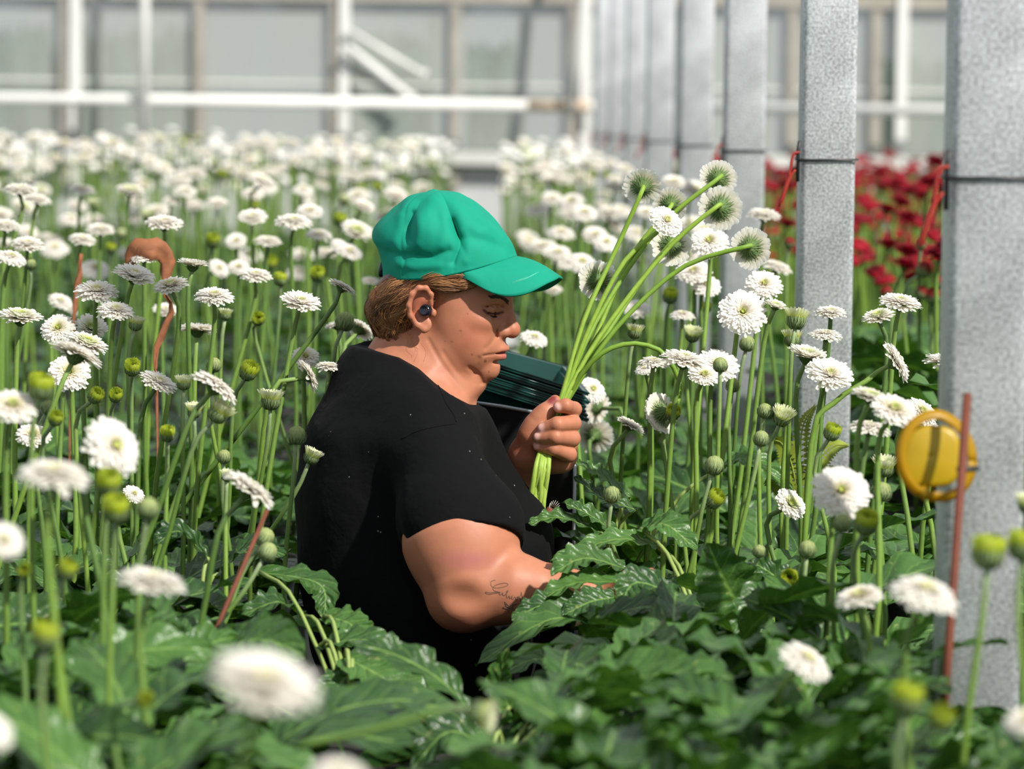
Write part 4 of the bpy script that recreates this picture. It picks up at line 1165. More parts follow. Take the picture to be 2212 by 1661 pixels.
def poly2(f, u, pts):
    dd = None
    for (a, b) in zip(pts[:-1], pts[1:]):
        dx, dy = b[0] - a[0], b[1] - a[1]
        t = np.clip(((f - a[0]) * dx + (u - a[1]) * dy) / (dx * dx + dy * dy + 1e-9), 0, 1)
        s_ = np.sqrt((f - a[0] - t * dx) ** 2 + (u - a[1] - t * dy) ** 2)
        dd = s_ if dd is None else np.minimum(dd, s_)
    return dd
def pts_fu(*pxr): return [hp(*p_)[:2] for p_ in pxr]
CREASE = [  # line over the side of the face (px, py, lateral mm), depth mm, width mm, least lateral distance
    (pts_fu((1092, 762, 6), (1075, 763, 14), (1058, 765, 22), (1050, 766, 26)), 1.6, 1.4, 2),
    (pts_fu((1072, 726, 21), (1062, 741, 30), (1052, 752, 36)), 1.0, 2.4, 14),
    (pts_fu((1040, 772, 32), (1032, 786, 38), (1020, 800, 40), (1022, 808, 40)), 1.4, 3.2, 14),
    (pts_fu((1047, 669, 45), (1056, 676, 39), (1068, 679, 31), (1083, 675, 20)), 1.7, 1.1, 12),
    (pts_fu((1044, 664, 46), (1058, 660, 38), (1072, 659, 29), (1083, 664, 20)), 1.3, 1.2, 12),
    (pts_fu((1079, 706, 18), (1073, 715, 20), (1074, 726, 20)), 1.6, 1.8, 11),
    (pts_fu((1012, 795, 52), (1030, 812, 40), (1040, 828, 20)), 1.6, 3.0, 8),
    (pts_fu((958, 760, 58), (985, 800, 52), (1005, 822, 45)), 1.2, 3.5, 20),
    (pts_fu((925, 735, 60), (950, 775, 58), (985, 825, 50), (1000, 845, 40)), 2.6, 3.2, 20)]
def head_sdf(f, u, r, parts=None):
    """all in millimetres"""
    q = np.abs(r)
    P = (f, u, r); Q = (f, u, q)
    d = ell(P, (-112, 66, 0), (82, 70, 68))
    d = smin(d, ell(P, (-84, 8, 0), (61, 92, 66)), 22)
    d = smin(d, ell(P, (-80, -48, 0), (50, 40, 52)), 22)
    d = smin(d, ell(Q, (-62, -24, 34), (31, 38, 27)), 14)
    d = smin(d, ell(Q, (-52, 8, 42), (20, 14, 17)), 12)
    d = smin(d, cap_(Q, (-32, 43, 6), (-46, 44, 36), 11, 9), 12)               # brow ridge
    d = smin(d, ell(P, (-37, -30, 0), (22, 24, 29)), 12)                         # muzzle
    d = smin(d, ell(P, (-38, -60, 0), (20.5, 18, 22)), 10)                       # chin
    d = smin(d, ell(P, (-76, -85, 0), (43, 24, 46)), 12)                         # double chin
    d = smin(d, ell(P, (-98, -70, 0), (44, 34, 50)), 16)
    # eye sockets, lids
    d = smax(d, -ell(Q, (-25, 22, 31), (10, 12, 17)), 12)
    lid = np.sqrt((f + 47.5) ** 2 + (u - 23) ** 2 + (q - 32) ** 2) - 13.2
    d = smin(d, lid, 4)
    d = smin(d, cap_(Q, (-37, 34, 20), (-50, 33, 46), 4.5, 4), 7)              # fold above the lid
    d = smin(d, cap_(Q, (-38, 12, 24), (-46, 12, 42), 4, 4), 8)                # pouch
    d = smax(d, -chain(Q, [(-33.0, 20.5, 21), (-33.6, 17.8, 32), (-40, 19.5, 44)], [.9, 1.3, .8]), 1.6)   # slit between the lids
    d = smax(d, -chain(Q, [(-33.5, 29, 22), (-36, 30.5, 33), (-44, 28, 45)], [.8, .8, .6]), 2.2)           # lid crease
    # nose
    n = chain(P, [(-28, 42, 0), (-24.5, 32, 0), (-17.5, 15, 0), (-12.5, 3, 0)], [9, 8, 8.6, 10.5], 4)
    n = smin(n, np.sqrt((f + 10.8) ** 2 + (u + .5) ** 2 + (r * .92) ** 2) - 11.4, 5)
    n = smin(n, ell(Q, (-20.5, -4.2, 11), (9.5, 8, 8)), 5)
    n = smin(n, cap_(Q, (-30, 18, 8), (-32, 2, 14), 7, 8), 9)
    d = smin(d, n, 7)
    d = smax(d, -ell(Q, (-14.5, -11.5, 6.2), (6, 4.2, 3.6)), 3)
    d = smax(d, -chain(Q, [(-29.5, 1, 19), (-31, -6, 20.5), (-28, -12, 19)], [.3, .5, .4]), 4)  # crease round the wing
    # lips
    d = smin(d, chain(Q, [(-15.5, -27.2, 3), (-18.5, -28.0, 12), (-35, -36, 25)], [5.4, 5.0, 2.4]), 4)
    d = smin(d, chain(Q, [(-17.5, -38.6, 0), (-20.5, -38.6, 11), (-35.5, -38.6, 23)], [6.0, 5.4, 2.6]), 4)
    d = smax(d, -chain(Q, [(-10.5, -33.0, 0), (-17.5, -33.4, 12), (-34, -37.2, 24), (-39, -40, 28)], [1.5, 1.4, 1.0, .7]), 2)
    d = smax(d, -cap_(Q, (-10, -19, 0), (-11, -24, 0), 2.0, 1.6), 3)                                  # philtrum
    d = smax(d, -chain(Q, [(-20.0, -46.5, 0), (-25, -47, 12), (-36, -46, 22)], [2.6, 2.2, 1.5]), 6)       # under the lip
    # folds
    d = smax(d, -chain(P, [(-44, -80, 40), (-42, -82, 20), (-40, -82, 0), (-42, -82, -20)], [1.0, 1.5, 1.5, 1.2]), 5)
    for pts_, dep, wid, rmin in CREASE:
        d = d + dep * np.exp(-(poly2(f, u, pts_) / wid) ** 2) * np.clip((q - rmin) / 4 + 1, 0, 1)
    # temple hollow
    d = smax(d, -ell(Q, (-78, 46, 86), (22, 22, 17)), 14)
    # ears
    e = ell(Q, (-127, 13, 74), (15, 27, 7))
    e = smin(e, ell(Q, (-117.5, -10, 76), (9.5, 10.5, 5)), 5)
    rim = chain(Q, [(-114, 20, 77), (-116, 33, 80), (-124, 40.5, 83), (-133, 39, 86), (-140.5, 29, 88), (-142, 13, 88), (-138, -1, 85), (-128, -12, 80), (-118, -16.5, 78)],
                [2.4, 3.2, 3.6, 3.9, 3.9, 3.6, 3.5, 4, 5], 4)
    e = smin(e, rim, 5)
    e = smax(e, -ell(Q, (-121, 9, 85), (10.5, 13, 8.5)), 4)
    e = smax(e, -chain(Q, [(-121, 27, 86), (-131, 30, 90), (-135, 15, 91), (-131, 2, 88)], [3.6, 4, 3.6, 2.5]), 3)
    e = smin(e, ell(Q, (-109, 8, 76), (4.5, 6, 5)), 4)
    d = smin(d, e, 4)
    return d

def neck_sdf(P):
    """world metres: neck, throat, upper chest and shoulders"""
    n = chain(P, [wp(912, 690, .030), wp(892, 765, .028), wp(885, 860, .025)], [.048, .052, .064], .02)
    n = smin(n, cap_(P, wp(958, 795, .014), wp(935, 890, .014), .034, .042), .035)
    n = smin(n, cap_(P, wp(850, 845, .02), wp(905, 915, -.10), .040, .040), .045)     # trapezius near
    n = smin(n, cap_(P, wp(845, 835, .02), wp(880, 880, .16), .042, .042), .045)
    n = smin(n, ell(P, wp(905, 985, .01), (.105, .14, .085)), .05)
    # soft neck folds running from behind the ear to the throat
    for a_, b_, c_ in (((916, 730, -.020), (955, 785, -.022), (1000, 846, -.014)), ((880, 748, -.022), (930, 805, -.034), (988, 866, -.030)), ((852, 780, -.020), (905, 825, -.036), (960, 876, -.045))):
        n = smin(n, chain(P, [wp(*a_), wp(*b_), wp(*c_)], [.005, .007, .006], .004), .022)
    return n

def skin_head(X, Y, Z):
    P = (X, Y, Z)
    x, y, z = (X - N0.x) * 1000, (Y - N0.y) * 1000, (Z - N0.z) * 1000
    f = HF.x * x + HF.y * y + HF.z * z; u = HU.x * x + HU.y * y + HU.z * z; r = HR.x * x + HR.y * y + HR.z * z
    d = head_sdf(f, u, r) / 1000
    n = neck_sdf(P)
    return smin(d, n, .020)

# ---- near arm (her right): upper arm, forearm, hand reaching among the leaves
A_SH, A_EL, A_WR = wp(958, 1012, -.170), wp(1008, 1262, -.235), wp(1300, 1288, -.235)
def near_arm(X, Y, Z):
    P = (X, Y, Z)
    d = chain(P, [A_SH, wp(990, 1170, -.215), A_EL], [.054, .068, .056], .03)
    d = smin(d, ell(P, wp(1040, 1190, -.215), (.045, .05, .05)), .03)
    fa = chain(P, [wp(1012, 1292, -.237), wp(1105, 1268, -.240), wp(1215, 1278, -.238), A_WR], [.044, .0435, .031, .021], .02)
    d = smin(d, fa, .012)
    d = smin(d, ell(P, wp(985, 1305, -.235), (.03, .03, .028)), .025)
    d = smax(d, -ell(P, wp(1000, 1294, -.2935), (.020, .010, .012)), .020)
    # hand
    pc = wp(1352, 1286, -.235)
    d = smin(d, ell(P, pc, (.036, .022, .030)), .02)
    for (k, (a0, b0, c0)) in enumerate((((1375, 1262, -.245), (1400, 1246, -.255), (1408, 1238, -.262)), ((1388, 1276, -.25), (1425, 1268, -.265), (1436, 1292, -.268)),
                                        ((1388, 1290, -.24), (1428, 1290, -.25), (1434, 1316, -.255)), ((1386, 1303, -.23), (1420, 1308, -.235), (1424, 1330, -.24)))):
        d = smin(d, chain(P, [wp(*a0), wp(*b0), wp(*c0)], [.0105, .0095, .0078], .002), .006)
    d = smin(d, chain(P, [wp(1330, 1268, -.25), wp(1355, 1250, -.268), wp(1384, 1246, -.272)], [.014, .0115, .009], .003), .010)
    return d

# ---- far arm (her left) with the fist round the stems
FING = [  # knuckle behind, middle joint at the right, end joint, tip   (px, py, dy), radii
    ([(1216, 898, .046), (1240, 884, .010), (1222, 876, -.010), (1208, 879, -.010)], [.0112, .0106, .0098, .0088]),
    ([(1212, 928, .050), (1237, 914, .006), (1204, 917, -.020), (1174, 926, -.012)], [.0125, .0118, .0110, .0092]),
    ([(1208, 955, .050), (1235, 947, .006), (1200, 944, -.020), (1165, 945, -.010)], [.0125, .0120, .0108, .0088]),
    ([(1200, 980, .048), (1228, 981, .008), (1196, 969, -.014), (1163, 965, -.004)], [.0118, .0114, .0098, .0076])]
def far_arm(X, Y, Z):
    P = (X, Y, Z)
    d = chain(P, [wp(1040, 1185, .20), wp(1100, 1060, .075), wp(1136, 996, .045)], [.042, .032, .0235], .02)
    palm = ell(P, wp(1186, 950, .050), (.034, .018, .042))
    palm = smin(palm, chain(P, [wp(1222, 900, .045), wp(1222, 985, .042)], [.014, .014]), .02)
    palm = smin(palm, ell(P, wp(1205, 1000, .038), (.020, .018, .014)), .015)
    palm = smin(palm, chain(P, [wp(1143, 972, .032), wp(1152, 938, .018), wp(1168, 905, .012)], [.021, .019, .014], .01), .02)
    d = smin(d, palm, .03)
    th = chain(P, [wp(1160, 915, .014), wp(1180, 888, .010), wp(1199, 866, .012)], [.0145, .0115, .0085], .004)
    d = smin(d, th, .012)
    fg = None
    for pts, rr in FING:
        s = chain(P, [wp(*p_) for p_ in pts], rr, .003)
        fg = s if fg is None else smin(fg, s, .0022)
    d = smin(d, fg, .006)
    return d

def core(X, Y, Z):
    P = (X, Y, Z)
    d = ell(P, wp(870, 1100, .03), (.105, .14, .19))
    d = smin(d, ell(P, wp(920, 1370, .03), (.13, .15, .16)), .06)
    d = smin(d, cap_(P, wp(885, 860, .01), wp(900, 1000, .02), .06, .09), .05)
    d = smin(d, cap_(P, wp(880, 960, .0), A_SH, .05, .05), .04)
    d = smin(d, chain(P, [wp(880, 950, .05), wp(890, 960, .19), wp(1040, 1185, .20)], [.05, .05, .042], .03), .04)
    return d

def bounds(pts, m):
    a = np.array([tuple(p) for p in pts]); return a.min(0) - m, a.max(0) + m

SK = lin(178, 116, 88)[:3]; SKR = lin(168, 84, 62)[:3]; SKD = lin(146, 84, 58)[:3]; LIP = lin(184, 98, 92)[:3]; NAIL = lin(232, 182, 168)[:3]
body_v = []; body_f = []; body_c = []
def add_piece(v, f, c):
    n = sum(len(a) for a in body_v)
    body_v.append(v); body_f.append(f + n); body_c.append(c)

H_ = .0017
c0 = hw(-100, 20, 0)
lo, hi = (c0.x - .115, c0.y - .125, c0.z - .185), (c0.x + .120, c0.y + .13, c0.z + .125)
lo = (wp(770, 0, 0).x, lo[1], wp(0, 960, 0).z)
v, f = snets(skin_head, lo, hi, H_)
rel = (v - np.array(tuple(N0))) * 1000
hf_ = rel @ np.array(tuple(HF)); hu_ = rel @ np.array(tuple(HU)); hr_ = rel @ np.array(tuple(HR)); hq_ = np.abs(hr_)
def blob(cf, cu, cq, rf, ru, rq): return np.clip(1.4 * (1 - np.sqrt(((hf_ - cf) / rf) ** 2 + ((hu_ - cu) / ru) ** 2 + ((hq_ - cq) / rq) ** 2)), 0, 1)[:, None]
def segd(pts):
    dd = None
    for i in range(len(pts) - 1):
        s = cap_((hf_, hu_, hq_), pts[i], pts[i + 1], 0.0)
        dd = s if dd is None else np.minimum(dd, s)
    return dd
col = np.tile(np.array(SK, np.float32), (len(v), 1))
def tint(m, c, amt):
    global col
    col = col * (1 - m * amt) + np.array(c, np.float32) * m * amt
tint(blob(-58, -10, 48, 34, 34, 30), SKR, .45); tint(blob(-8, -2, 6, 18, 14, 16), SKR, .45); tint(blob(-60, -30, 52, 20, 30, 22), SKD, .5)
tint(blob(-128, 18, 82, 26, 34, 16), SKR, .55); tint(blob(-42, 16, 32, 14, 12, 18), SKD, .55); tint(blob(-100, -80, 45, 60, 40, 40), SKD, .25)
lip_u = np.clip(1.5 - segd([(-12, -29.0, 3), (-17, -30.2, 12), (-34, -36.6, 23)]) / 3.6, 0, 1)[:, None]
lip_l = np.clip(1.7 - segd([(-13, -37.6, 0), (-18, -37.8, 10), (-33, -38.2, 20)]) / 3.8, 0, 1)[:, None]
tint(np.maximum(lip_u * .8, lip_l), LIP, .85)
for pts_, w_, amt_ in ((CREASE[3][0], 1.5, .92), (CREASE[0][0], 1.1, .45), (CREASE[4][0], 1.0, .15)):
    tint((np.clip(1.5 - poly2(hf_, hu_, pts_) / w_, 0, 1) * (hq_ > 11) * (hf_ > -60))[:, None] if pts_ is not CREASE[0][0] else (np.clip(1.5 - poly2(hf_, hu_, pts_) / w_, 0, 1) * (hf_ > -60))[:, None], lin(70, 34, 24)[:3], amt_)
tint(np.clip(1.6 - segd([(-12.5, -33.0, 0), (-19.5, -33.4, 12), (-36, -37.2, 24)]) / 1.5, 0, 1)[:, None], lin(110, 48, 44)[:3], .8)
for (mx_, my_, mr_) in ((1048, 780, 2.1), (976, 738, 1.2), (961, 738, 1.0), (1020, 766, 1.2), (1010, 678, 1.0), (1056, 803, 1.0), (995, 715, 1.3)):
    a_ = hp(mx_, my_, 30)
    dm = np.sqrt(((v - np.array(tuple(CAM))) @ np.array(tuple(CR)) / ((v - np.array(tuple(CAM))) @ np.array(tuple(CF))) * FPX + 1106 - mx_) ** 2 +
                 (830.5 - (v - np.array(tuple(CAM))) @ np.array(tuple(CU)) / ((v - np.array(tuple(CAM))) @ np.array(tuple(CF))) * FPX - my_) ** 2)
    tint((np.clip(1.8 - dm / (mr_ * 1.15), 0, 1) * (hr_ > 0))[:, None], lin(112, 58, 40)[:3], .8)
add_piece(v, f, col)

lo, hi = bounds([A_SH, wp(900, 1200, -.235), wp(1130, 1180, -.235), wp(1445, 1345, -.27), wp(1000, 1350, -.235), wp(880, 930, -.18)], .075)
hi[1] = max(hi[1], wp(0, 0, -.10).y)
v, f = snets(near_arm, lo, hi, .0030)
# a fold of belly against the arm tints nothing; a faint bruise tone above the crook
pc_ = np.array(tuple(wp(1010, 1208, -.285)))
col = np.tile(np.array(SK, np.float32), (len(v), 1))
tint(np.clip(1.3 * (1 - np.linalg.norm((v - pc_) / np.array([.05, .05, .018]), axis=1)), 0, 1)[:, None], lin(170, 98, 104)[:3], .5)
tint(np.clip((wp(0, 1290, -.23).z - v[:, 2]) / .04, 0, 1)[:, None], SKR, .4)
add_piece(v, f, col)

lo, hi = bounds([wp(1040, 1185, .20), wp(1136, 996, .045), wp(1246, 860, -.03), wp(1250, 1010, .06), wp(1110, 900, .06)], .028)
hi[1] = wp(0, 0, .26).y
v, f = snets(far_arm, lo, hi, .0017)
col = np.tile(np.array(SK, np.float32), (len(v), 1))
def pd(p_): return np.linalg.norm(v - np.array(tuple(p_)), axis=1)
for pts, rr in FING:
    tp = np.array(tuple(wp(*pts[3]))); dp = np.array(tuple(wp(*pts[2])))
    ndir = (tp - dp) / np.linalg.norm(tp - dp)
    ncen = tp + ndir * .0030 + np.array(tuple(-CF)) * (rr[3] * .75) + np.array(tuple(CU)) * (.0025 if pts[0][1] > 900 else 0.0)
    tint(np.clip(2.0 - pd(ncen) / .0042, 0, 1)[:, None], NAIL, .9)
    tint(np.clip(1.3 - pd(dp) / .010, 0, 1)[:, None], SKR, .25)
tn = wp(1193, 862, .002)
tint(np.clip(2.0 - pd(tn) / .0052, 0, 1)[:, None], lin(132, 48, 52)[:3], .9)
tint(np.clip(1.3 - pd(wp(1140, 960, .02)) / .03, 0, 1)[:, None], SKR, .5)
add_piece(v, f, col)
v, f = snets(core, *bounds([wp(700, 850, -.15), wp(1100, 1660, .24), wp(900, 1200, .2)], .03), .010)
add_piece(v, f, np.tile(np.array(SK, np.float32), (len(v), 1)))

PO = Vector((wp(920, 1450, .03).x, wp(920, 1450, .03).y, 0.0))
person = empty('person', PO)
tag(person, 'woman in a green cap and black t-shirt picking white flowers', 'person')
def skin_mat():
    m = attr_mat('skin', 0.5, 0.0, 0.32, bump=0.10, bscale=420, noise=0.07, nscale=55)
    b = m.node_tree.nodes['Principled BSDF']
    b.inputs['Subsurface Weight'].default_value = 0.12
    b.inputs['Subsurface Radius'].default_value = (1.0, 0.35, 0.2)
    b.inputs['Subsurface Scale'].default_value = 0.006
    return m
M_SKIN = skin_mat()
def to_obj(name, v, f, mat, cols=None, parent=None):
    off = np.array(tuple(PO))
    return link(name, mesh_data(name, (np.asarray(v, np.float64) - off), f, mat, cols), parent if parent is not None else person)
bv = np.concatenate(body_v); bf = np.concatenate(body_f); bc = np.concatenate(body_c)
body = to_obj('body', bv, bf, M_SKIN, bc)
body_bvh = BVHTree.FromPolygons([tuple(p) for p in bv], [tuple(q_) for q_ in bf])

# ---- shirt
HEM_C = wp(996, 1178, -.215)
HEM_N = (A_EL - A_SH).normalized()
HEM_N = (HEM_N + Vector((-.10, 0, -.02))).normalized()
def torso_sdf(P):
    d = ell(P, wp(850, 1090, .03), (215 / PX, .19, 330 / PX))
    d = smin(d, cap_(P, wp(950, 904, -.01), wp(1083, 1130, .0), 60 / PX, 86 / PX), .07)
    d = smin(d, ell(P, wp(1110, 1178, -.015), (80 / PX, .085, 82 / PX)), .035)
    d = smin(d, ell(P, wp(925, 1360, .03), (245 / PX, .20, 270 / PX)), .08)
    d = smin(d, cap_(P, wp(930, 968, -.130), wp(862, 905, .19), .062, .062), .06)
    d = smin(d, cap_(P, wp(838, 818, .02), wp(925, 945, -.115), .052, .056), .05)
    d = smin(d, cap_(P, wp(832, 812, .02), wp(850, 880, .17), .052, .060), .05)
    d = smin(d, chain(P, [wp(862, 915, .19), wp(985, 1110, .265)], [.062, .068]), .04)
    return d
SL_A, SL_B = wp(944, 1000, -.165), wp(1000, 1215, -.222)
def shirt_sdf(X, Y, Z):
    P = (X, Y, Z)
    d = torso_sdf(P)
    sl = chain(P, [SL_A, wp(980, 1115, -.203), SL_B], [.062, .0725, .0735], .02)
    sl = smin(sl, ell(P, wp(1050, 1150, -.21), (.048, .06, .06)), .03)
    # hem cut
    pl = (X - HEM_C.x) * HEM_N.x + (Y - HEM_C.y) * HEM_N.y + (Z - HEM_C.z) * HEM_N.z
    pl = pl + .004 * np.sin((X - HEM_C.x) * 34 + .6)
    sl = smax(sl, pl, .003)
    d = smin(d, sl, .022)
    # creases
    def groove(d, pts, rad, k): return smax(d, -chain(P, [wp(*p_) for p_ in pts], rad, .004), k)
    d = groove(d, [(868, 1190, -.235), (822, 1080, -.225), (832, 985, -.215), (880, 938, -.212)], [.004, .006, .005, .003], .022)
    d = groove(d, [(1112, 1150, -.175), (1088, 1040, -.175), (1052, 945, -.155)], [.006, .004, .002], .02)
    d = groove(d, [(1118, 1148, -.150), (1080, 1125, -.265), (1035, 1115, -.29)], [.004, .0015, .0005], .008)
    d = groove(d, [(745, 1180, -.20), (720, 1040, -.185), (740, 930, -.15)], [.003, .005, .002], .025)
    d = groove(d, [(800, 1300, -.21), (745, 1200, -.205), (770, 1080, -.215)], [.003, .004, .002], .02)
    d = groove(d, [(880, 1420, -.19), (800, 1330, -.20), (700, 1290, -.13)], [.003, .005, .003], .03)
    w = (np.sin(X * 31 + Z * 17 + np.sin(Z * 23 + Y * 11) * 1.6) * np.sin(Z * 21 - X * 13 + 1.0)) * .0032
    return d + w
lo, hi = bounds([wp(625, 750, -.1), wp(1200, 1660, .30), wp(1000, 1000, -.31)], .012)
def shirt_cut(X, Y, Z):
    d = shirt_sdf(X, Y, Z)
    # neck opening: everything above a tilted, slightly dished plane round the neck
    A = wp(775, 765, .0); B = wp(1012, 905, .0)
    y0 = A.y + .015
    line = [wp(*p_, -.07) for p_ in ((700, 748), (775, 757), (800, 761), (860, 775), (905, 799), (940, 830), (975, 856), (998, 869), (1016, 880), (1040, 888), (1100, 888))]
    zc = np.interp(X, [p_.x for p_ in line], [p_.z for p_ in line]).astype(np.float32) + .45 * np.maximum(Y - y0 - .03, 0)
    opening = np.maximum(np.abs(X - wp(890, 0, 0).x) - .15, np.abs(Y - y0) - .150)
    cut = np.maximum(zc - Z, opening * .8)
    d = smax(d, -cut, .002)
    # hem of the shirt over the hips
    return smax(d, wp(0, 1600, 0).z - Z, .004)
v, f = snets(shirt_cut, lo, hi, .0040)
def shirt_mat():
    m, nt, b = new_mat('black_cotton')
    tc = nt.nodes.new('ShaderNodeTexCoord')
    vo = nt.nodes.new('ShaderNodeTexVoronoi'); vo.inputs['Scale'].default_value = 62
    nt.links.new(tc.outputs['Object'], vo.inputs['Vector'])
    n1 = nt.nodes.new('ShaderNodeTexNoise'); n1.inputs['Scale'].default_value = 16
    nt.links.new(tc.outputs['Object'], n1.inputs['Vector'])
    a = nt.nodes.new('ShaderNodeMapRange'); a.inputs['From Min'].default_value = .075; a.inputs['From Max'].default_value = .055
    nt.links.new(vo.outputs['Distance'], a.inputs['Value'])
    b2 = nt.nodes.new('ShaderNodeMapRange'); b2.inputs['From Min'].default_value = .57; b2.inputs['From Max'].default_value = .62
    nt.links.new(n1.outputs['Fac'], b2.inputs['Value'])
    mu = nt.nodes.new('ShaderNodeMath'); mu.operation = 'MULTIPLY'
    nt.links.new(a.outputs[0], mu.inputs[0]); nt.links.new(b2.outputs[0], mu.inputs[1])
    mx = nt.nodes.new('ShaderNodeMix'); mx.data_type = 'RGBA'
    nt.links.new(mu.outputs[0], mx.inputs['Factor'])
    mx.inputs[6].default_value = (0.0055, 0.0056, 0.0060, 1); mx.inputs[7].default_value = (.25, .22, .18, 1)
    nt.links.new(mx.outputs[2], b.inputs['Base Color'])
    b.inputs['Roughness'].default_value = 0.88; b.inputs['Specular IOR Level'].default_value = 0.08
    b.inputs['Sheen Weight'].default_value = 0.015; b.inputs['Sheen Roughness'].default_value = .4
    n2 = nt.nodes.new('ShaderNodeTexNoise'); n2.inputs['Scale'].default_value = 38; n2.inputs['Detail'].default_value = 5
    nt.links.new(tc.outputs['Object'], n2.inputs['Vector'])
    bp = nt.nodes.new('ShaderNodeBump'); bp.inputs['Strength'].default_value = .55; bp.inputs['Distance'].default_value = .006
    nt.links.new(n2.outputs['Fac'], bp.inputs['Height']); nt.links.new(bp.outputs[0], b.inputs['Normal'])
    return m
M_SHIRT = shirt_mat()
shirt = to_obj('t_shirt', v, f, M_SHIRT)
shirt['label'] = 'black short sleeved t-shirt'
shirt_bvh = BVHTree.FromPolygons([tuple(p) for p in v], [tuple(q_) for q_ in f])
def on_surface(bvh, px, py, off=.0004):
    d = (at(px, py, 1.0) - CAM).normalized()
    loc, nor, i_, dist = bvh.ray_cast(CAM, d)
    if loc is None: return None, None
    if nor.dot(d) > 0: nor = -nor
    return loc + nor * off, nor
def stroke(mb, bvh, pts, rad, n=24, off=.0003, sides=5):
    """thin cord lying on a surface under a drawn line"""
    P2 = bez([(x, y, 0) for x, y in pts], n)
    out = []
    for p_ in P2:
        s, nn = on_surface(bvh, p_.x, p_.y, off)
        if s is not None: out.append(s)
    if len(out) > 2: mb.tube(out, rad, sides)
sm = MB()
stroke(sm, shirt_bvh, [(868, 948), (900, 932), (940, 922), (985, 915)], .0007)
stroke(sm, shirt_bvh, [(900, 772), (915, 800), (945, 830), (962, 868), (978, 893), (986, 912)], .0008)
stroke(sm, shirt_bvh, [(890, 1176), (940, 1160), (1000, 1150), (1060, 1146), (1100, 1150)], .0006)
if sm.v: sm.build('seam', M_SHIRT, shirt, origin=PO)

# trousers and shoes, mostly lost among the plants
def trousers(X, Y, Z):
    P = (X, Y, Z)
    d = ell(P, wp(925, 1560, .03), (.155, .185, .12))
    for dy in (-.085, .115):
        hipp = wp(925, 1600, .015 + dy); kn = Vector((hipp.x + .03, hipp.y, .47)); an = Vector((hipp.x - .0, hipp.y, .10))
        d = smin(d, chain(P, [hipp, kn, an], [.098, .072, .055], .03), .03)
    return smax(d, .07 - Z, .004)
v, f = snets(trousers, *bounds([wp(740, 1440, -.2), wp(1110, 1440, .26), (0, 4.9, 0.04)], .03), .010)
to_obj('trousers', v, f, plain('black_trousers', (.012, .012, .014, 1), .8, noise=.2, bump=.3, bscale=40))
for dy in (-.085, .115):
    hipp = wp(925, 1600, .015 + dy)
    def shoe(X, Y, Z):
        P = (X, Y, Z)
        d = ell(P, (hipp.x + .05, hipp.y, .035), (.135, .048, .045))
        d = smin(d, cap_(P, (hipp.x - .02, hipp.y, .05), (hipp.x - .01, hipp.y, .11), .046, .046), .03)
        return smax(d, .001 - Z, .004)
    v, f = snets(shoe, (hipp.x - .13, hipp.y - .08, -.01), (hipp.x + .22, hipp.y + .08, .18), .006)
    to_obj('shoe', v, f, plain('black_shoe', (.02, .02, .02, 1), .6))

# ---- cap
_cf = Vector((176.2, 63.3, 0)).normalized()          # cap axes in head coordinates
def capw(f, u, r):
    hf = -114 + f * _cf.x - u * _cf.y; hu = 69.2 + f * _cf.y + u * _cf.x
    return hw(hf, hu, r)
def capc(px, py, r=0):
    a = hp(px, py, r); x, y = a[0] + 114, a[1] - 69.2
    return (x * _cf.x + y * _cf.y, -x * _cf.y + y * _cf.x)
front = [capc(*p_) for p_ in ((935, 417), (965, 417), (992, 423), (1035, 448), (1075, 488), (1100, 525), (1112, 556))]
back = [capc(*p_) for p_ in ((935, 417), (905, 421), (878, 431), (842, 464), (816, 492), (811, 514), (824, 534), (831, 560), (833, 597))]
def resample(pts, n):
    P_ = bez([(a, b, 0) for a, b in pts], 80); L = [0]
    for i in range(1, 80): L.append(L[-1] + (P_[i] - P_[i - 1]).length)
    out = []
    for k in range(n):
        s = L[-1] * k / (n - 1); i = min(max(int(np.searchsorted(L, s)), 1), 79)
        t = (s - L[i - 1]) / max(1e-9, L[i] - L[i - 1]); out.append(P_[i - 1].lerp(P_[i], t))
    return out
NT, NTH = 64, 220
fr, bk_ = resample(front, NT), resample(back, NT)
apex = fr[0]
CAPLINES = [  # folds and seams of the crown: line in the picture, height mm, width px
    ([(893, 462), (884, 492), (886, 520)], -6.5, 7), ([(905, 470), (908, 500), (903, 525)], 3, 9), ([(868, 470), (866, 500), (856, 520)], 3, 10), ([(845, 545), (870, 552), (900, 548)], -3, 8),
    ([(978, 478), (988, 508), (990, 535), (978, 566)], -7, 7), ([(1000, 500), (1012, 530), (1008, 562)], 4, 10), ([(960, 470), (965, 500), (955, 530)], 3, 11),
    ([(905, 552), (935, 556), (968, 540)], -4.5, 7), ([(1018, 448), (1030, 470), (1036, 492)], -4, 7), ([(1000, 515), (1040, 522), (1085, 540)], -3.5, 10), ([(1000, 485), (1045, 500), (1085, 520)], 3, 10),
    ([(860, 570), (900, 578), (950, 574)], 2.5, 7), ([(935, 420), (908, 440), (890, 475), (880, 530), (872, 596)], -1.2, 2.2), ([(937, 420), (962, 446), (984, 500), (988, 540), (980, 586)], -1.2, 2.2)]
V = []; F = []
cq = random.Random(3)
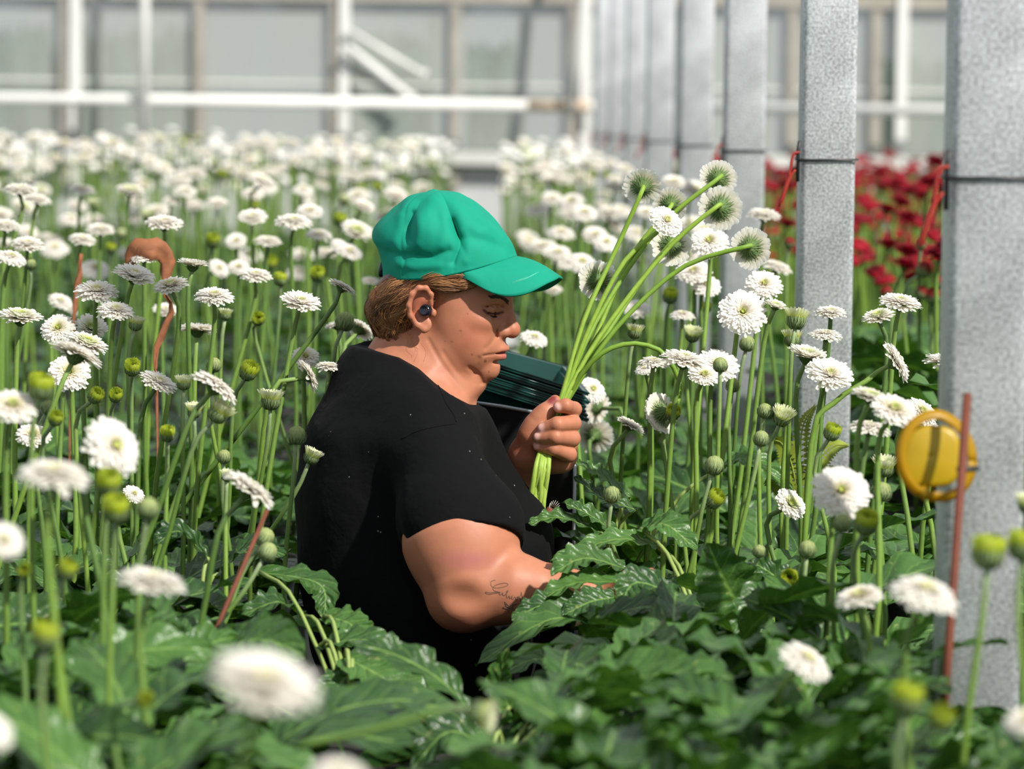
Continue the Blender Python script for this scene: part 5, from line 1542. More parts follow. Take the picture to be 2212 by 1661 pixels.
for i in range(NT):
    t = i / (NT - 1)
    ang = t * math.pi * .5
    rs = 83 * (math.sin(min(1, t * 1.22) * math.pi / 2) ** .92) + 2.5 * math.sin(t * math.pi)
    us = apex.y * (1 - t) ** 1.0 * (1 + .42 * math.sin(math.pi * t)) - 11 * t
    fm = apex.x * (1 - t)
    for k in range(NTH):
        th = 2 * math.pi * k / NTH
        c_, s_ = math.cos(th), math.sin(th)
        if c_ >= 0: ff = fm + (fr[i].x - fm) * c_; uu = us + (fr[i].y - us) * c_ * c_
        else: ff = fm + (bk_[i].x - fm) * -c_; uu = us + (bk_[i].y - us) * c_ * c_
        rr = rs * s_
        # panel seams and soft dents
        seam = min(abs(((th / (math.pi / 3) + .5) % 1) - .5) * 60, 30)
        g = -1.1 * math.exp(-(seam / 2.2) ** 2) * math.sin(t * math.pi) ** .4
        w = math.sin(th * 5 + t * 9 + 1.2 * math.sin(t * 7 + th * 2)) * 1.5 + math.sin(th * 9 - t * 14) * .8
        w += -8.0 * math.exp(-(((th - 1.95) / .22) ** 2 + ((t - .55 - .25 * (th - 1.95)) / .16) ** 2))      # fold behind the side seam
        w += 5.0 * math.exp(-(((th - 1.62) / .22) ** 2 + ((t - .56) / .2) ** 2))
        w += -7.5 * math.exp(-(((th - 1.06) / .12) ** 2 + ((t - .62) / .22) ** 2))
        w += -5.0 * math.exp(-(((th - 1.7) / .5) ** 2 + ((t - .80) / .06) ** 2))
        w += 3.0 * math.exp(-(((th - .75) / .3) ** 2 + ((t - .55) / .3) ** 2))
        amt = (g + w * min(1, (1 - t) * 4) * min(1, t * 3))
        n_ = Vector((c_, .35, s_)).normalized()
        w0 = capw(ff + n_.x * amt, uu + n_.y * amt, rr + n_.z * amt)
        if s_ > .15:
            qx, qy, _d = project(w0)
            for pts_, dep, wid in CAPLINES:
                best = 1e9
                for (a1, b1) in zip(pts_[:-1], pts_[1:]):
                    dx, dy = b1[0] - a1[0], b1[1] - a1[1]
                    tt_ = min(1, max(0, ((qx - a1[0]) * dx + (qy - a1[1]) * dy) / (dx * dx + dy * dy)))
                    best = min(best, (qx - a1[0] - tt_ * dx) ** 2 + (qy - a1[1] - tt_ * dy) ** 2)
                if best < 9 * wid * wid:
                    w0 = w0 + HR * (.00075 * dep * math.exp(-best / (wid * wid)) * min(1, (s_ - .15) * 4))
        V.append(tuple(w0))
for i in range(NT - 1):
    for k in range(NTH):
        a = i * NTH + k; b = i * NTH + (k + 1) % NTH
        F.append((a, a + NTH, b + NTH, b))
M_CAP = plain('green_cotton', lin(14, 140, 114), .75, spec=.2, noise=.05, nscale=30, bump=.30, bscale=22, bdist=.006)
capo = to_obj('baseball_cap', V, F, M_CAP)
capo['label'] = 'green cotton baseball cap'
md = capo.modifiers.new('thick', 'SOLIDIFY'); md.thickness = .0022; md.offset = -1
cap_bvh = BVHTree.FromPolygons([tuple(p) for p in V], F)
# band line
rim = [Vector(V[(NT - 1) * NTH + k]) for k in range(NTH)] ; rim.append(rim[0])
mb = MB(); mb.tube(rim, .0016, 6); mb.build('sweatband', M_CAP, capo, origin=PO)
# brim
V = []; F = []
NS_, NV = 14, 61
vu = bez([(0, -38, 0), (.4, -43, 0), (.7, -53, 0), (.86, -46, 0), (1.0, -15, 0)], 60)
def brim_u(a):
    xs = [p_.x for p_ in vu]; return float(np.interp(a, xs, [p_.y for p_ in vu]))
for k in range(NV):
    vv = -1 + 2 * k / (NV - 1); th = vv * math.radians(71)
    i_f, i_r = 93.0 * math.cos(th) , 81 * math.sin(th); i_u = -11 * math.sin(th) ** 2
    if True:
        tt = abs(vv)
        o_f = 151 - (151 - 93.0 * math.cos(math.radians(71))) * tt ** 3.0
        o_r = math.copysign(79 * math.sin(min(1, tt * 1.02) * math.pi / 2) ** .95, vv) * (1 if tt < .9 else 1 - .05 * (tt - .9) / .1)
        o_u = brim_u(tt)
    for j in range(NS_ + 1):
        s = j / NS_
        bow = math.sin(s * math.pi) * (3.5 + 3 * (1 - abs(vv)))
        V.append(tuple(capw(i_f + (o_f - i_f) * s, i_u + (o_u - i_u) * s + bow, i_r + (o_r - i_r) * s)))
for k in range(NV - 1):
    for j in range(NS_):
        a = k * (NS_ + 1) + j
        F.append((a, a + 1, a + NS_ + 2, a + NS_ + 1))
br = to_obj('brim', V, F, M_CAP, parent=capo)
md = br.modifiers.new('thick', 'SOLIDIFY'); md.thickness = .0034; md.offset = 0
brim_bvh = BVHTree.FromPolygons([tuple(p) for p in V], F)
def to_parent(mbx, name, mat, parent): return mbx.build(name, mat, parent, origin=PO)
mb = MB()
ap = capw(apex.x, apex.y, 0); upc = (capw(0, 1000, 0) - capw(0, 0, 0)).normalized()
mb.tube([ap - upc * .001, ap + upc * .002, ap + upc * .0042, ap + upc * .0052], [.0085, .0088, .0062, .001], 14)
to_parent(mb, 'button', M_CAP, capo)
for (ex, ey) in ((842, 466), (926, 465)):
    c_, n_ = on_surface(cap_bvh, ex, ey, .0004)
    if c_ is None: continue
    t1 = n_.cross(Vector((0, 0, 1))).normalized(); t2 = n_.cross(t1)
    mb = MB(); mb.tube([c_ + t1 * (.0034 * math.cos(a)) + t2 * (.0034 * math.sin(a)) for a in np.linspace(0, 2 * math.pi, 17)], .0012, 6, cap=False)
    mb.tube([c_ - n_ * .0005, c_ + n_ * .0003], .0016, 10)
    to_parent(mb, 'eyelet', M_CAP, capo)
M_STITCH = plain('pale_stitch', lin(112, 206, 180), .7)
mb = MB()
for o_ in (0, 1, 2):
    stroke(mb, brim_bvh, [(1105 + o_ * 7, 612 - o_ * 3), (1135 + o_ * 6, 604 - o_ * 3), (1152 + o_ * 5, 594 - o_ * 2)], .00018, off=.0019)
stroke(mb, cap_bvh, [(928, 420), (900, 440), (886, 475), (883, 505)], .00045, off=.0002)
stroke(mb, cap_bvh, [(933, 420), (908, 442), (893, 475), (889, 505)], .00045, off=.0002)
stroke(mb, cap_bvh, [(948, 425), (975, 470), (988, 510)], .00045, off=.0002)
to_parent(mb, 'stitching', M_STITCH, capo)['kind'] = 'stuff'
mb = MB(); c_ = capw(back[-1][0] - 1, back[-1][1] + 9, 4)
mb.tube([c_ + HR * .010 - HU * .008, c_ + HR * .013, c_ + HR * .010 + HU * .010, c_ + HR * .004 + HU * .014], [.003, .004, .004, .003], 8)
to_parent(mb, 'strap_buckle', plain('black_plastic', (.01, .012, .014, 1), .35), capo)

# ---- hair
def hair_sdf(X, Y, Z):
    x, y, z = (X - N0.x) * 1000, (Y - N0.y) * 1000, (Z - N0.z) * 1000
    f = HF.x * x + HF.y * y + HF.z * z; u = HU.x * x + HU.y * y + HU.z * z; r = HR.x * x + HR.y * y + HR.z * z
    P = (f, u, r); Q = (f, u, np.abs(r))
    d = ell(P, (-158, 22, 0), (50, 52, 74))
    d = smin(d, ell(P, (-172, -2, 8), (44, 42, 54)), 14)
    d = smin(d, ell(P, (-160, -34, 4), (36, 27, 50)), 14)
    d = smin(d, ell(Q, (-112, 58, 58), (52, 20, 22)), 14)       # side hair under the band, above the ear
    wv = 1.1 * np.sin(f * .13 + u * .10 + 1.5 * np.sin(u * .07 + r * .05)) + .5 * np.sin(u * .25 + f * .12 + r * .15)
    d = d + wv
    d = smax(d, (u - (76 + .34 * (f + 114))) , 6)              # stays below the cap
    return d / 1000
c_ = hw(-140, 15, 0)
v, f = snets(hair_sdf, (c_.x - .12, c_.y - .115, c_.z - .10), (c_.x + .12, c_.y + .115, c_.z + .10), .0026)
HB = lin(116, 72, 42)[:3]; HL = lin(188, 134, 86)[:3]; HD = lin(58, 36, 22)[:3]
hq2 = random.Random(8)
cols = np.tile(np.array(mixc(HD, HB, .35), np.float32), (len(v), 1))
M_HAIR = attr_mat('brown_hair', .42, 0, .5, noise=.2, nscale=200)
hair = to_obj('hair', v, f, M_HAIR, cols); hair['label'] = 'brown hair gathered at the nape'
hair_bvh = BVHTree.FromPolygons([tuple(p) for p in v], [tuple(q_) for q_ in f])
mb = MB()
def lock(path, n, spread, rad, wav=2.0, freq=7.0):
    """a lock of n wavy strands along a path in head mm, kept on the hair surface"""
    c_l = mixc(mixc(HD, HB, hq2.random()), HL, hq2.random() ** 1.3 * .9)
    ph = hq2.uniform(0, 6.28); lift = hq2.uniform(.0003, .0062)
    P_ = bez(path, 15)
    for _ in range(n):
        o_ = [hq2.gauss(0, spread) for _k in range(3)]
        pts = []; ph2 = ph + hq2.gauss(0, .35)
        for i, p_ in enumerate(P_):
            t = i / 14
            sp_ = .5 + .9 * math.sin(math.pi * min(1, t * 1.1))
            w_ = hw(p_.x + o_[0] * sp_ + wav * t * math.sin(freq * t + ph2), p_.y + o_[1] * sp_ + wav * t * math.cos(freq * t * .8 + ph2), p_.z + o_[2] * sp_)
            c2, n2, i2, d2 = hair_bvh.find_nearest(w_)
            if c2 is not None:
                if n2.dot(c2 - hw(-130, 20, 0)) < 0: n2 = -n2
                w_ = c2 + n2 * (lift * math.sin(math.pi * t) ** .5 + hq2.uniform(0, .0008))
            pts.append(w_)
        c = mixc(c_l, HL if hq2.random() < .4 else HD, hq2.random() * .35)
        mb.tube(pts, [rad] * 12 + [rad * .8, rad * .5, rad * .2], 4, cap=False, cols=[c] * 15)
for _ in range(70):           # from the band down and round to the nape
    a = hq2.random(); sd_ = 1 if hq2.random() < .82 else -1
    f0 = -100 - 100 * a; r0_ = 76 * math.sqrt(max(0, 1 - ((f0 + 118) / 98) ** 2)) * sd_
    u0_ = 60 + .34 * (f0 + 114) + hq2.uniform(-14, 4)
    e_ = (-140 - 62 * hq2.random(), -52 + 34 * hq2.random(), hq2.uniform(-4, 58) * sd_)
    m1 = (f0 - 20 - 12 * hq2.random(), u0_ - 26, r0_ * .98); m2 = ((m1[0] + e_[0]) / 2 - hq2.uniform(0, 22), (m1[1] + e_[1]) / 2, (m1[2] + e_[2]) / 2)
    lock([(f0, u0_, r0_), m1, m2, e_], 12, 2.4, hq2.uniform(.00028, .00045), hq2.uniform(2.5, 9), hq2.uniform(6, 13))
for _ in range(26):           # swept back from the temple over the ear
    y0_ = hq2.uniform(-12, 12)
    lock([(-62 + hq2.uniform(-14, 8), 60 + y0_, 70), (-90, 56 + y0_, 74), (-122, 50 + y0_ * .8, 80), (-150 + hq2.uniform(-18, 10), 28 + y0_, 74)], 10, 1.8, .00032, 1.2, 5)
for _ in range(30):           # curls at the nape
    a0 = hq2.uniform(-205, -140); u0_ = hq2.uniform(-34, 16); r0_ = hq2.uniform(0, 60)
    lock([(a0, u0_, r0_), (a0 - 10, u0_ - 10, r0_), (a0 - 2, u0_ - 22, r0_ * .9), (a0 + 14, u0_ - 26, r0_ * .85), (a0 + 18, u0_ - 16, r0_ * .85)], 9, 1.3, .00032, 2.5, 8)
o = mb.build('strands', M_HAIR, hair, origin=PO, col=True); o['kind'] = 'stuff'
# loose wisps on the neck and by the temple
mb = MB()
for _ in range(7):
    x0, y0 = hq2.uniform(868, 915), hq2.uniform(715, 742)
    stroke(mb, body_bvh, [(x0, y0), (x0 + hq2.uniform(-10, 12), y0 + 18), (x0 + hq2.uniform(-8, 26), y0 + hq2.uniform(24, 44))], .00013, 10, .0006, 3)
for _ in range(36):
    x0, y0 = hq2.uniform(985, 1010), hq2.uniform(600, 622)
    stroke(mb, body_bvh, [(x0, y0), (x0 - 25, y0 + hq2.uniform(4, 26)), (x0 - hq2.uniform(40, 66), y0 + hq2.uniform(8, 50))], .0002, 12, .0008, 3)
to_parent(mb, 'wisps', plain('wisp_brown', HL + (1,), .5), hair)['kind'] = 'stuff'
# eyebrows and lashes
M_BROW = plain('dark_brow', lin(44, 26, 18), .7)
mb = MB()
for sgn in (1, -1):
    for k in range(150):
        t = hq2.random()
        f0, u0_, r0_ = -24.5 - 21 * t ** 1.5, 36.5 + 7 * math.sin(t * 2.2) + hq2.uniform(-2.6, 2.6) * (1 - .6 * t), 9 + 34 * t
        w_ = hw(f0 + 4, u0_, r0_ * sgn); c2, n2, i2, d2 = body_bvh.find_nearest(w_)
        w2 = hw(f0 + 1, u0_ + 2.2, (r0_ + 5.0) * sgn); c3, n3, i3, d3 = body_bvh.find_nearest(w2)
        mb.tube([c2, (c2 + c3) * .5 + HF * .0010, c3 + HF * .0005], [.0004, .0004, .0002], 4, cap=False)
to_parent(mb, 'eyebrows', M_BROW, person)['kind'] = 'stuff'
mb = MB()
for sgn in (1, -1):
    base_l = [hw(-32.2, 20.6, 21 * sgn), hw(-32.8, 18.0, 28 * sgn), hw(-34.4, 17.8, 35 * sgn), hw(-40.4, 19.8, 44.5 * sgn)]
    L = bez(base_l, 22)
    snapped = []
    for p_ in L:
        c2, n2, i2, d2 = body_bvh.find_nearest(p_); snapped.append(c2 + HF * .0006)
    mb.tube(snapped, .0006, 5)
    for k, p_ in enumerate(snapped):
        out = (HF * .0034 - HU * .0026 + HR * (.0022 * (k - 8) / 11 * sgn))
        mb.tube([p_, p_ + out * .6, p_ + out + HU * .0008], [.0003, .00025, .0001], 3, cap=False)
to_parent(mb, 'eyelashes', M_BROW, person)['kind'] = 'stuff'
# earbud
mb = MB()
eb = hw(-118.5, 10, 82); dn = (HR * .93 - HF * .2 + HU * .1).normalized()
t1 = dn.cross(HU).normalized(); t2 = dn.cross(t1)
prof = [(.0, -.012), (.005, -.011), (.0074, -.006), (.0088, 0.0), (.0086, .004), (.0066, .0072), (.0060, .0074), (.0056, .0068), (.0, .0068)]
ns = 24
for (rr, zz) in prof:
    for k in range(ns):
        a = 2 * math.pi * k / ns
        mb.v.append(tuple(eb + dn * zz + t1 * (rr * math.cos(a)) + t2 * (rr * math.sin(a)))); mb.c.append((1, 1, 1))
for i in range(len(prof) - 1):
    for k in range(ns):
        a = i * ns + k; b = i * ns + (k + 1) % ns
        mb.f.append((a, b, b + ns, a + ns))
to_parent(mb, 'earbud', plain('gloss_black', (.006, .008, .016, 1), .16, spec=.6), person)['label'] = 'glossy black earbud'
# tattoo on the forearm, traced as thin ink lines lying on the skin
def z3(x, y): return (860 + x * .20796, 1120 + y * .20790)
ink = [[(1010, 640), (965, 655), (970, 700), (1010, 720), (1080, 715), (1135, 695), (1135, 675), (1090, 672), (1020, 690), (985, 720), (1000, 750), (1060, 765), (1020, 775), (950, 785), (910, 775), (915, 762), (960, 770), (1040, 762), (1066, 765)],
       [(1066, 765), (1050, 780), (1062, 792), (1082, 780), (1085, 768), (1090, 795), (1110, 795), (1135, 765), (1140, 745), (1128, 760), (1125, 800), (1135, 825), (1155, 800)],
       [(1155, 800), (1160, 830), (1180, 815), (1185, 800), (1182, 832), (1195, 838), (1212, 812), (1222, 828), (1222, 845), (1240, 830), (1258, 812)],
       [(1280, 760), (1272, 800), (1235, 815), (1268, 830), (1278, 880), (1290, 838), (1318, 832), (1288, 808), (1280, 760)],
       [(1105, 860), (1120, 905), (1090, 925), (1130, 935), (1150, 970), (1165, 935), (1195, 945), (1190, 905), (1240, 885), (1180, 895), (1150, 905), (1105, 860)],
       [(1120, 905), (1160, 935)], [(1140, 915), (1185, 930)], [(1110, 880), (1135, 925)], [(1380, 830), (1385, 870)], [(1400, 835), (1405, 868)], [(1425, 830), (1430, 860)], [(1445, 820), (1440, 845)]]
mb = MB()
for s_ in ink:
    pts = [z3(*p_) for p_ in s_]
    if len(pts) == 2: pts = [pts[0], ((pts[0][0] + pts[1][0]) / 2, (pts[0][1] + pts[1][1]) / 2), pts[1]]
    stroke(mb, body_bvh, pts, .00048, max(10, len(pts) * 5), .0000, 5)
to_parent(mb, 'tattoo', plain('tattoo_ink', lin(104, 78, 66), .6), person)['label'] = 'faded script tattoo with stars on the forearm'
# dark wrist strap among the leaves
mb = MB()
wr = wp(1312, 1288, -.235); ax_ = (wp(1345, 1286, -.235) - wp(1290, 1290, -.235)).normalized()
e1 = ax_.cross(Vector((0, 0, 1))).normalized(); e2 = ax_.cross(e1)
for s_ in (-.008, -.003, .002, .007):
    mb.tube([wr + ax_ * s_ + e1 * (.0225 * math.cos(a)) + e2 * (.0225 * math.sin(a)) for a in np.linspace(0, 2 * math.pi, 25)], .0034, 6, cap=False)
to_parent(mb, 'wrist_strap', plain('black_elastic', (.012, .012, .014, 1), .8), person)
# ------------------------------------------------------------------ the bunch in her hand
def held(i, path, head, axis, dia, label, rad=.0037):
    pts_ = [wp(*p_) for p_ in path]
    base = pts_[0]; head = Vector(head); axis = Vector(axis).normalized()
    root = empty('cut_gerbera', base)
    tag(root, label, 'flower', 'white gerberas held in the hand')
    s = dia / .068
    neck = head - axis * (.0118 * s)
    pts = bez(pts_ + [neck - axis * .016, neck + axis * .002], 30)
    g0 = mixc(lin(140, 170, 62)[:3], lin(112, 146, 50)[:3], rng.random())
    cols = [mixc(lin(166, 190, 84)[:3], g0, min(1, k / 9)) for k in range(30)]
    mb = MB(); mb.tube(pts, [rad * (1.06 - .2 * k / 29) for k in range(30)], 9, cols=cols)
    mb.build('stem', M_STEM, root, col=True)
    rot = axis.to_track_quat('Z', 'Y') @ Matrix.Rotation(rng.uniform(0, 6.28), 3, 'Z').to_quaternion()
    loc = head - base
    m2, m3 = RING2[i % 2]
    link('middle_petals', m2, root, loc, rot, s); link('inner_petals', m3, root, loc, rot, s)
    link('calyx', HEADS['white'][i % 5]['calyx'], root, loc, rot, s * 1.22)
    link('florets', _core, root, loc, rot, s)
    for k in range(28):
        rz = Matrix.Rotation(2 * math.pi * (k + rng.uniform(-.2, .2)) / 28, 3, 'Z').to_quaternion()
        link('petal', PETALS1[rng.randrange(5)], root, loc, rot @ rz, s * rng.uniform(.95, 1.04))
    return root
HB_ = [(1140, 1115, .0), (1148, 1112, -.008), (1154, 1118, .002), (1160, 1112, -.006), (1166, 1118, .0), (1172, 1112, -.006), (1146, 1104, .008), (1158, 1104, .008), (1170, 1106, .008)]
def thr(k, x_top, y_top=855):     # through the fist
    b = HB_[k]; o_ = (k % 3 - 1) * 5; dd = .012 + (k // 3) * .0055
    return [b, (1163 + o_ * 1.5 + k * 1.6, 1020, -.020 + (k % 2) * .008), (1173 + o_ * 1.3 + k, 978, -.006 + (k % 2) * .006), (1196 + o_ + k * .8, 920, dd), (x_top, y_top, dd)]
S_ = D / FPX
hd = lambda px, py, dy: wp(px, py, dy)
held(0, thr(0, 1214) + [(1262, 690, .03), (1330, 540, .05)], hd(1388, 402, .06), (.10, .90, .34), 84 * S_, 'held white gerbera, upper left of the bunch, underside showing')
held(1, thr(1, 1218) + [(1290, 690, .05), (1420, 495, .09)], hd(1551, 386, .12), (.10, .98, .02), 84 * S_, 'held white gerbera at the very top of the bunch, seen from behind')
held(2, thr(2, 1222) + [(1300, 720, .03), (1440, 540, .05)], hd(1556, 450, .07), (.28, .95, -.08), 98 * S_, 'large held white gerbera seen from behind under the topmost one')
held(3, thr(3, 1220) + [(1268, 720, .02), (1345, 570, .03)], hd(1438, 478, .02), (.42, -.62, .60), 80 * S_, 'held white gerbera turned to the camera in the middle of the bunch')
held(4, thr(4, 1224) + [(1285, 730, .05), (1360, 560, .08)], hd(1447, 441, .10), (.10, .92, .26), 76 * S_, 'held white gerbera half hidden behind the one facing the camera')
held(5, thr(5, 1228) + [(1305, 730, .06), (1390, 600, .09)], hd(1450, 530, .11), (.05, .98, -.2), 90 * S_, 'held white gerbera seen from behind below the middle of the bunch')
held(6, thr(6, 1232) + [(1330, 710, .03), (1470, 580, .04)], hd(1621, 536, .05), (.32, .94, -.10), 92 * S_, 'held white gerbera at the far right of the bunch, back to the camera')
held(7, thr(7, 1216) + [(1240, 760, .05), (1262, 680, .07)], hd(1292, 606, .09), (-.10, .98, .04), 88 * S_, 'held white gerbera at the left of the bunch nearest the cap brim')
held(8, thr(8, 1230) + [(1262, 800, .01), (1310, 757, .0), (1370, 742, .0), (1430, 760, .0), (1462, 810, .01), (1468, 850, .02)], hd(1428, 892, .03), (-.62, .62, -.30), 92 * S_, 'held white gerbera hanging down from an arching stem')

# ------------------------------------------------------------------ harvest crate and nested trays behind her
M_CRATE = plain('black_crate_plastic', (.003, .0035, .004, 1), .65, spec=.2, noise=.2)
M_RIMG = plain('grey_metal_edge', (.34, .36, .38, 1), .4, metal=.6, noise=.1)
M_TRAY = plain('dark_green_plastic', lin(16, 62, 56), .28, spec=.55, noise=.12, nscale=14, bump=.15, bscale=30)
cr = empty('harvest_crate', (wp(1030, 1100, .4).x, wp(1030, 1100, .4).y, .75))
tag(cr, 'black harvest crate with a grey metal rim behind the hand', 'crate')
top = [wp(800, 838, .27), wp(1086, 878, .27), wp(1243, 906, .27), wp(1215, 880, .62), wp(1070, 852, .62), wp(800, 815, .62)]
zb = .75
mb = MB()
nT = len(top)
bot = [Vector((p_.x, p_.y, zb)) for p_ in top]
mb.add([tuple(p_) for p_ in top + bot], [(i, (i + 1) % nT, nT + (i + 1) % nT, nT + i) for i in range(nT)] + [tuple(range(2 * nT - 1, nT - 1, -1))])
inn = [p_ + (sum(top, Vector()) / nT - p_) * .05 for p_ in top]
inb = [Vector((p_.x, p_.y, zb + .02)) for p_ in inn]
mb.add([tuple(p_) for p_ in inn + inb], [(nT + i, nT + (i + 1) % nT, (i + 1) % nT, i) for i in range(nT)] + [tuple(range(nT, 2 * nT))])
mb.build('body', M_CRATE, cr, smooth=False)
mb = MB(); mb.tube(top + [top[0]], .0028, 6); mb.build('rim', M_RIMG, cr)
mb = MB(); mb.tube([top[2], Vector((top[2].x, top[2].y, zb))], .0026, 6); mb.build('corner_rod', M_RIMG, cr)
mb = MB()
for x_ in (-.12, .06):
    for y_ in (.30, .58):
        mb.box((wp(1030, 0, .4).x + x_, D + y_, .0), (wp(1030, 0, .4).x + x_ + .03, D + y_ + .03, zb))
mb.build('stand', M_CRATE, cr, smooth=False)

def tray(corners, drop, label, inset=.10, wall=.045):
    """open tray: wide flange, sunken walls and floor"""
    A = [p_ - Vector((0, 0, drop)) for p_ in corners]
    c = sum(A, Vector()) / 4
    nrm = (A[1] - A[0]).cross(A[3] - A[0]).normalized()
    if nrm.z < 0: nrm = -nrm
    root = empty('plastic_tray', c); tag(root, label, 'tray', 'nested dark green trays')
    I_ = [p_ + (c - p_) * inset for p_ in A]; B_ = [p_ + (c - p_) * (inset + .08) - nrm * wall for p_ in A]
    lip = [p_ - nrm * .004 for p_ in A]
    v_ = [tuple(p_) for p_ in A + I_ + B_ + lip]
    f_ = []
    for i in range(4):
        j = (i + 1) % 4
        f_ += [(i, j, 4 + j, 4 + i), (4 + i, 4 + j, 8 + j, 8 + i), (12 + i, 12 + j, j, i)]
    f_.append((8, 9, 10, 11))
    mb = MB(); mb.add(v_, f_); o_ = mb.build('pan', M_TRAY, root, smooth=False)
    md_ = o_.modifiers.new('thick', 'SOLIDIFY'); md_.thickness = .0016
    mb = MB(); mb.tube(A + [A[0]], .0016, 6); mb.build('rolled_edge', M_TRAY, root)
    return root
CA = [wp(1036, 776, .30), wp(1268, 850, .30), wp(1219, 792, .60), wp(1030, 742, .60)]
for k in range(7):
    j = random.Random(k).uniform(-.004, .004)
    tray([p_ + Vector((j, j, 0)) for p_ in CA], .0065 * k, ('topmost dark green tray of the stack between the face and the hand' if k == 0 else 'dark green tray nested in the stack between the face and the hand'), wall=.05)
CB = [wp(742, 786, .42), wp(900, 770, .40), wp(905, 720, .66), wp(790, 750, .66)]
for k in range(4):
    tray(CB, .008 * k, ('topmost dark green tray behind the woman\'s neck' if k == 0 else 'dark green tray nested in the stack behind the woman\'s neck'), wall=.04)

# ------------------------------------------------------------------ rusty rod with the yellow disc
M_RUST = plain('rust', lin(108, 54, 34), .75, noise=.2, nscale=40, bump=.3, bscale=120)
dR = D * .75
p1, p0 = at(2090, 850, dR), at(2030, 1661, dR * .985)
dirn = (p0 - p1).normalized(); t_ = (BED_Z - p1.z) / dirn.z
rb = p1 + dirn * t_
root = empty('rusty_rod', rb); tag(root, 'rusty metal rod standing in front of the nearest column', 'rod')
mb = MB(); mb.tube([p1, p1.lerp(rb, .5), rb], .0046, 8); mb.build('rod', M_RUST, root)
def film_mat():
    m, nt, b = new_mat('yellow_film')
    b.inputs['Base Color'].default_value = lin(196, 152, 12); b.inputs['Roughness'].default_value = .35
    t = nt.nodes.new('ShaderNodeBsdfTranslucent'); t.inputs['Color'].default_value = lin(206, 160, 8)
    mix = nt.nodes.new('ShaderNodeMixShader'); mix.inputs[0].default_value = .42
    nt.links.new(b.outputs[0], mix.inputs[1]); nt.links.new(t.outputs[0], mix.inputs[2])
    nt.links.new(mix.outputs[0], nt.nodes['Material Output'].inputs['Surface'])
    return m
M_FILM = film_mat()
M_FILM2 = plain('yellow_sheet', lin(172, 142, 12), .4, noise=.06)
cD = at(2010, 986, dR + .03)
root = empty('yellow_trap', cD); tag(root, 'yellow plastic trap disc with a rim tied to the rusty rod', 'insect trap')
U_, V_ = CR.copy(), CU.copy()
mb = MB(); nr, ns = 7, 40; sc_ = dR / FPX
for i in range(nr):
    r_ = i / (nr - 1)
    for k in range(ns):
        a = 2 * math.pi * k / ns
        sq = 1 / (abs(math.cos(a)) ** 3.2 + abs(math.sin(a)) ** 3.2) ** (1 / 3.2)
        mb.v.append(tuple(cD + U_ * (66 * sc_ * r_ * sq * math.cos(a)) + V_ * (67 * sc_ * r_ * sq * math.sin(a)) + CF * (.004 * r_ * r_))); mb.c.append((1, 1, 1))
for i in range(nr - 1):
    for k in range(ns):
        a = i * ns + k; b = i * ns + (k + 1) % ns
        mb.f.append((a, b, b + ns, a + ns))
o = mb.build('disc', M_FILM2, root); md_ = o.modifiers.new('thick', 'SOLIDIFY'); md_.thickness = .0012
mb = MB(); ring = []
for k in range(ns + 1):
    a = 2 * math.pi * k / ns
    ring.append(cD + U_ * ((14 + 84 * math.cos(a)) * sc_) + V_ * ((2 + 93 * math.sin(a) - 12 * math.cos(a) * (math.cos(a) > 0)) * sc_) + CF * (.004 + .010 * math.cos(a)))
V2 = []
for p_ in ring:
    o_ = (p_ - cD).normalized()
    V2 += [p_ - o_ * .0065 - CF * .006, p_ + o_ * .004 - CF * .001, p_ - o_ * .001 + CF * .012]
mb.add(V2, [(3 * k + j, 3 * k + j + 1, 3 * k + j + 4, 3 * k + j + 3) for k in range(ns) for j in (0, 1)])
o = mb.build('rim', M_FILM, root); md_ = o.modifiers.new('thick', 'SOLIDIFY'); md_.thickness = .0015
mb = MB(); mb.tube([at(2068, 1013, dR), at(2090, 1014, dR - .006), at(2112, 1012, dR + .02)], .003, 6); mb.build('clip', M_WIRE, root)
mb = MB(); mb.tube([at(1992, 1052, dR + .03), at(2006, 1078, dR + .028)], .006, 8); mb.build('stub', M_FILM, root)

# rust brown stick on the left
p1, p0 = at(577, 1102, D * .86), at(440, 1412, D * .85)
dirn = (p0 - p1).normalized(); rb = p1 + dirn * ((BED_Z - p1.z) / dirn.z)
mb = MB(); mb.tube([p1, p1.lerp(rb, .5) + Vector((.002, 0, 0)), rb], [.0026, .0030, .0033], 8)
tag(mb.build('brown_stick', M_RUST, origin=rb), 'thin rust brown stick slanting among stems at the lower left', 'stick')

# ------------------------------------------------------------------ withered leaves
M_WITH = plain('withered', lin(142, 88, 56), .8, noise=.25, nscale=50, bump=.5, bscale=90, bdist=.002)
def ribbon(name, pts, widths, depth, label, thick=.0012):
    P_ = bez([at(x, y, depth + o_) for x, y, o_ in pts], 26)
    ws = np.interp(np.linspace(0, 1, 26), np.linspace(0, 1, len(widths)), widths)
    V_, F_ = [], []; q2 = random.Random(5)
    for i, p_ in enumerate(P_):
        t = (P_[min(i + 1, 25)] - P_[max(i - 1, 0)]).normalized()
        sdir = t.cross(CF).normalized()
        for j in (-1, -.4, .3, 1):
            V_.append(p_ + sdir * (j * ws[i] * depth / FPX * .5) * q2.uniform(.8, 1.2) + CF * (.0015 * j + .004 * math.sin(i * 1.1 + j * 2.4)))
    for i in range(25):
        for j in range(3):
            a = i * 4 + j; F_.append((a, a + 1, a + 5, a + 4))
    mb = MB(); mb.add([tuple(p_) for p_ in V_], F_)
    o_ = mb.build(name, M_WITH, origin=P_[0]); md_ = o_.modifiers.new('thick', 'SOLIDIFY'); md_.thickness = thick
    tag(o_, label, 'leaf')
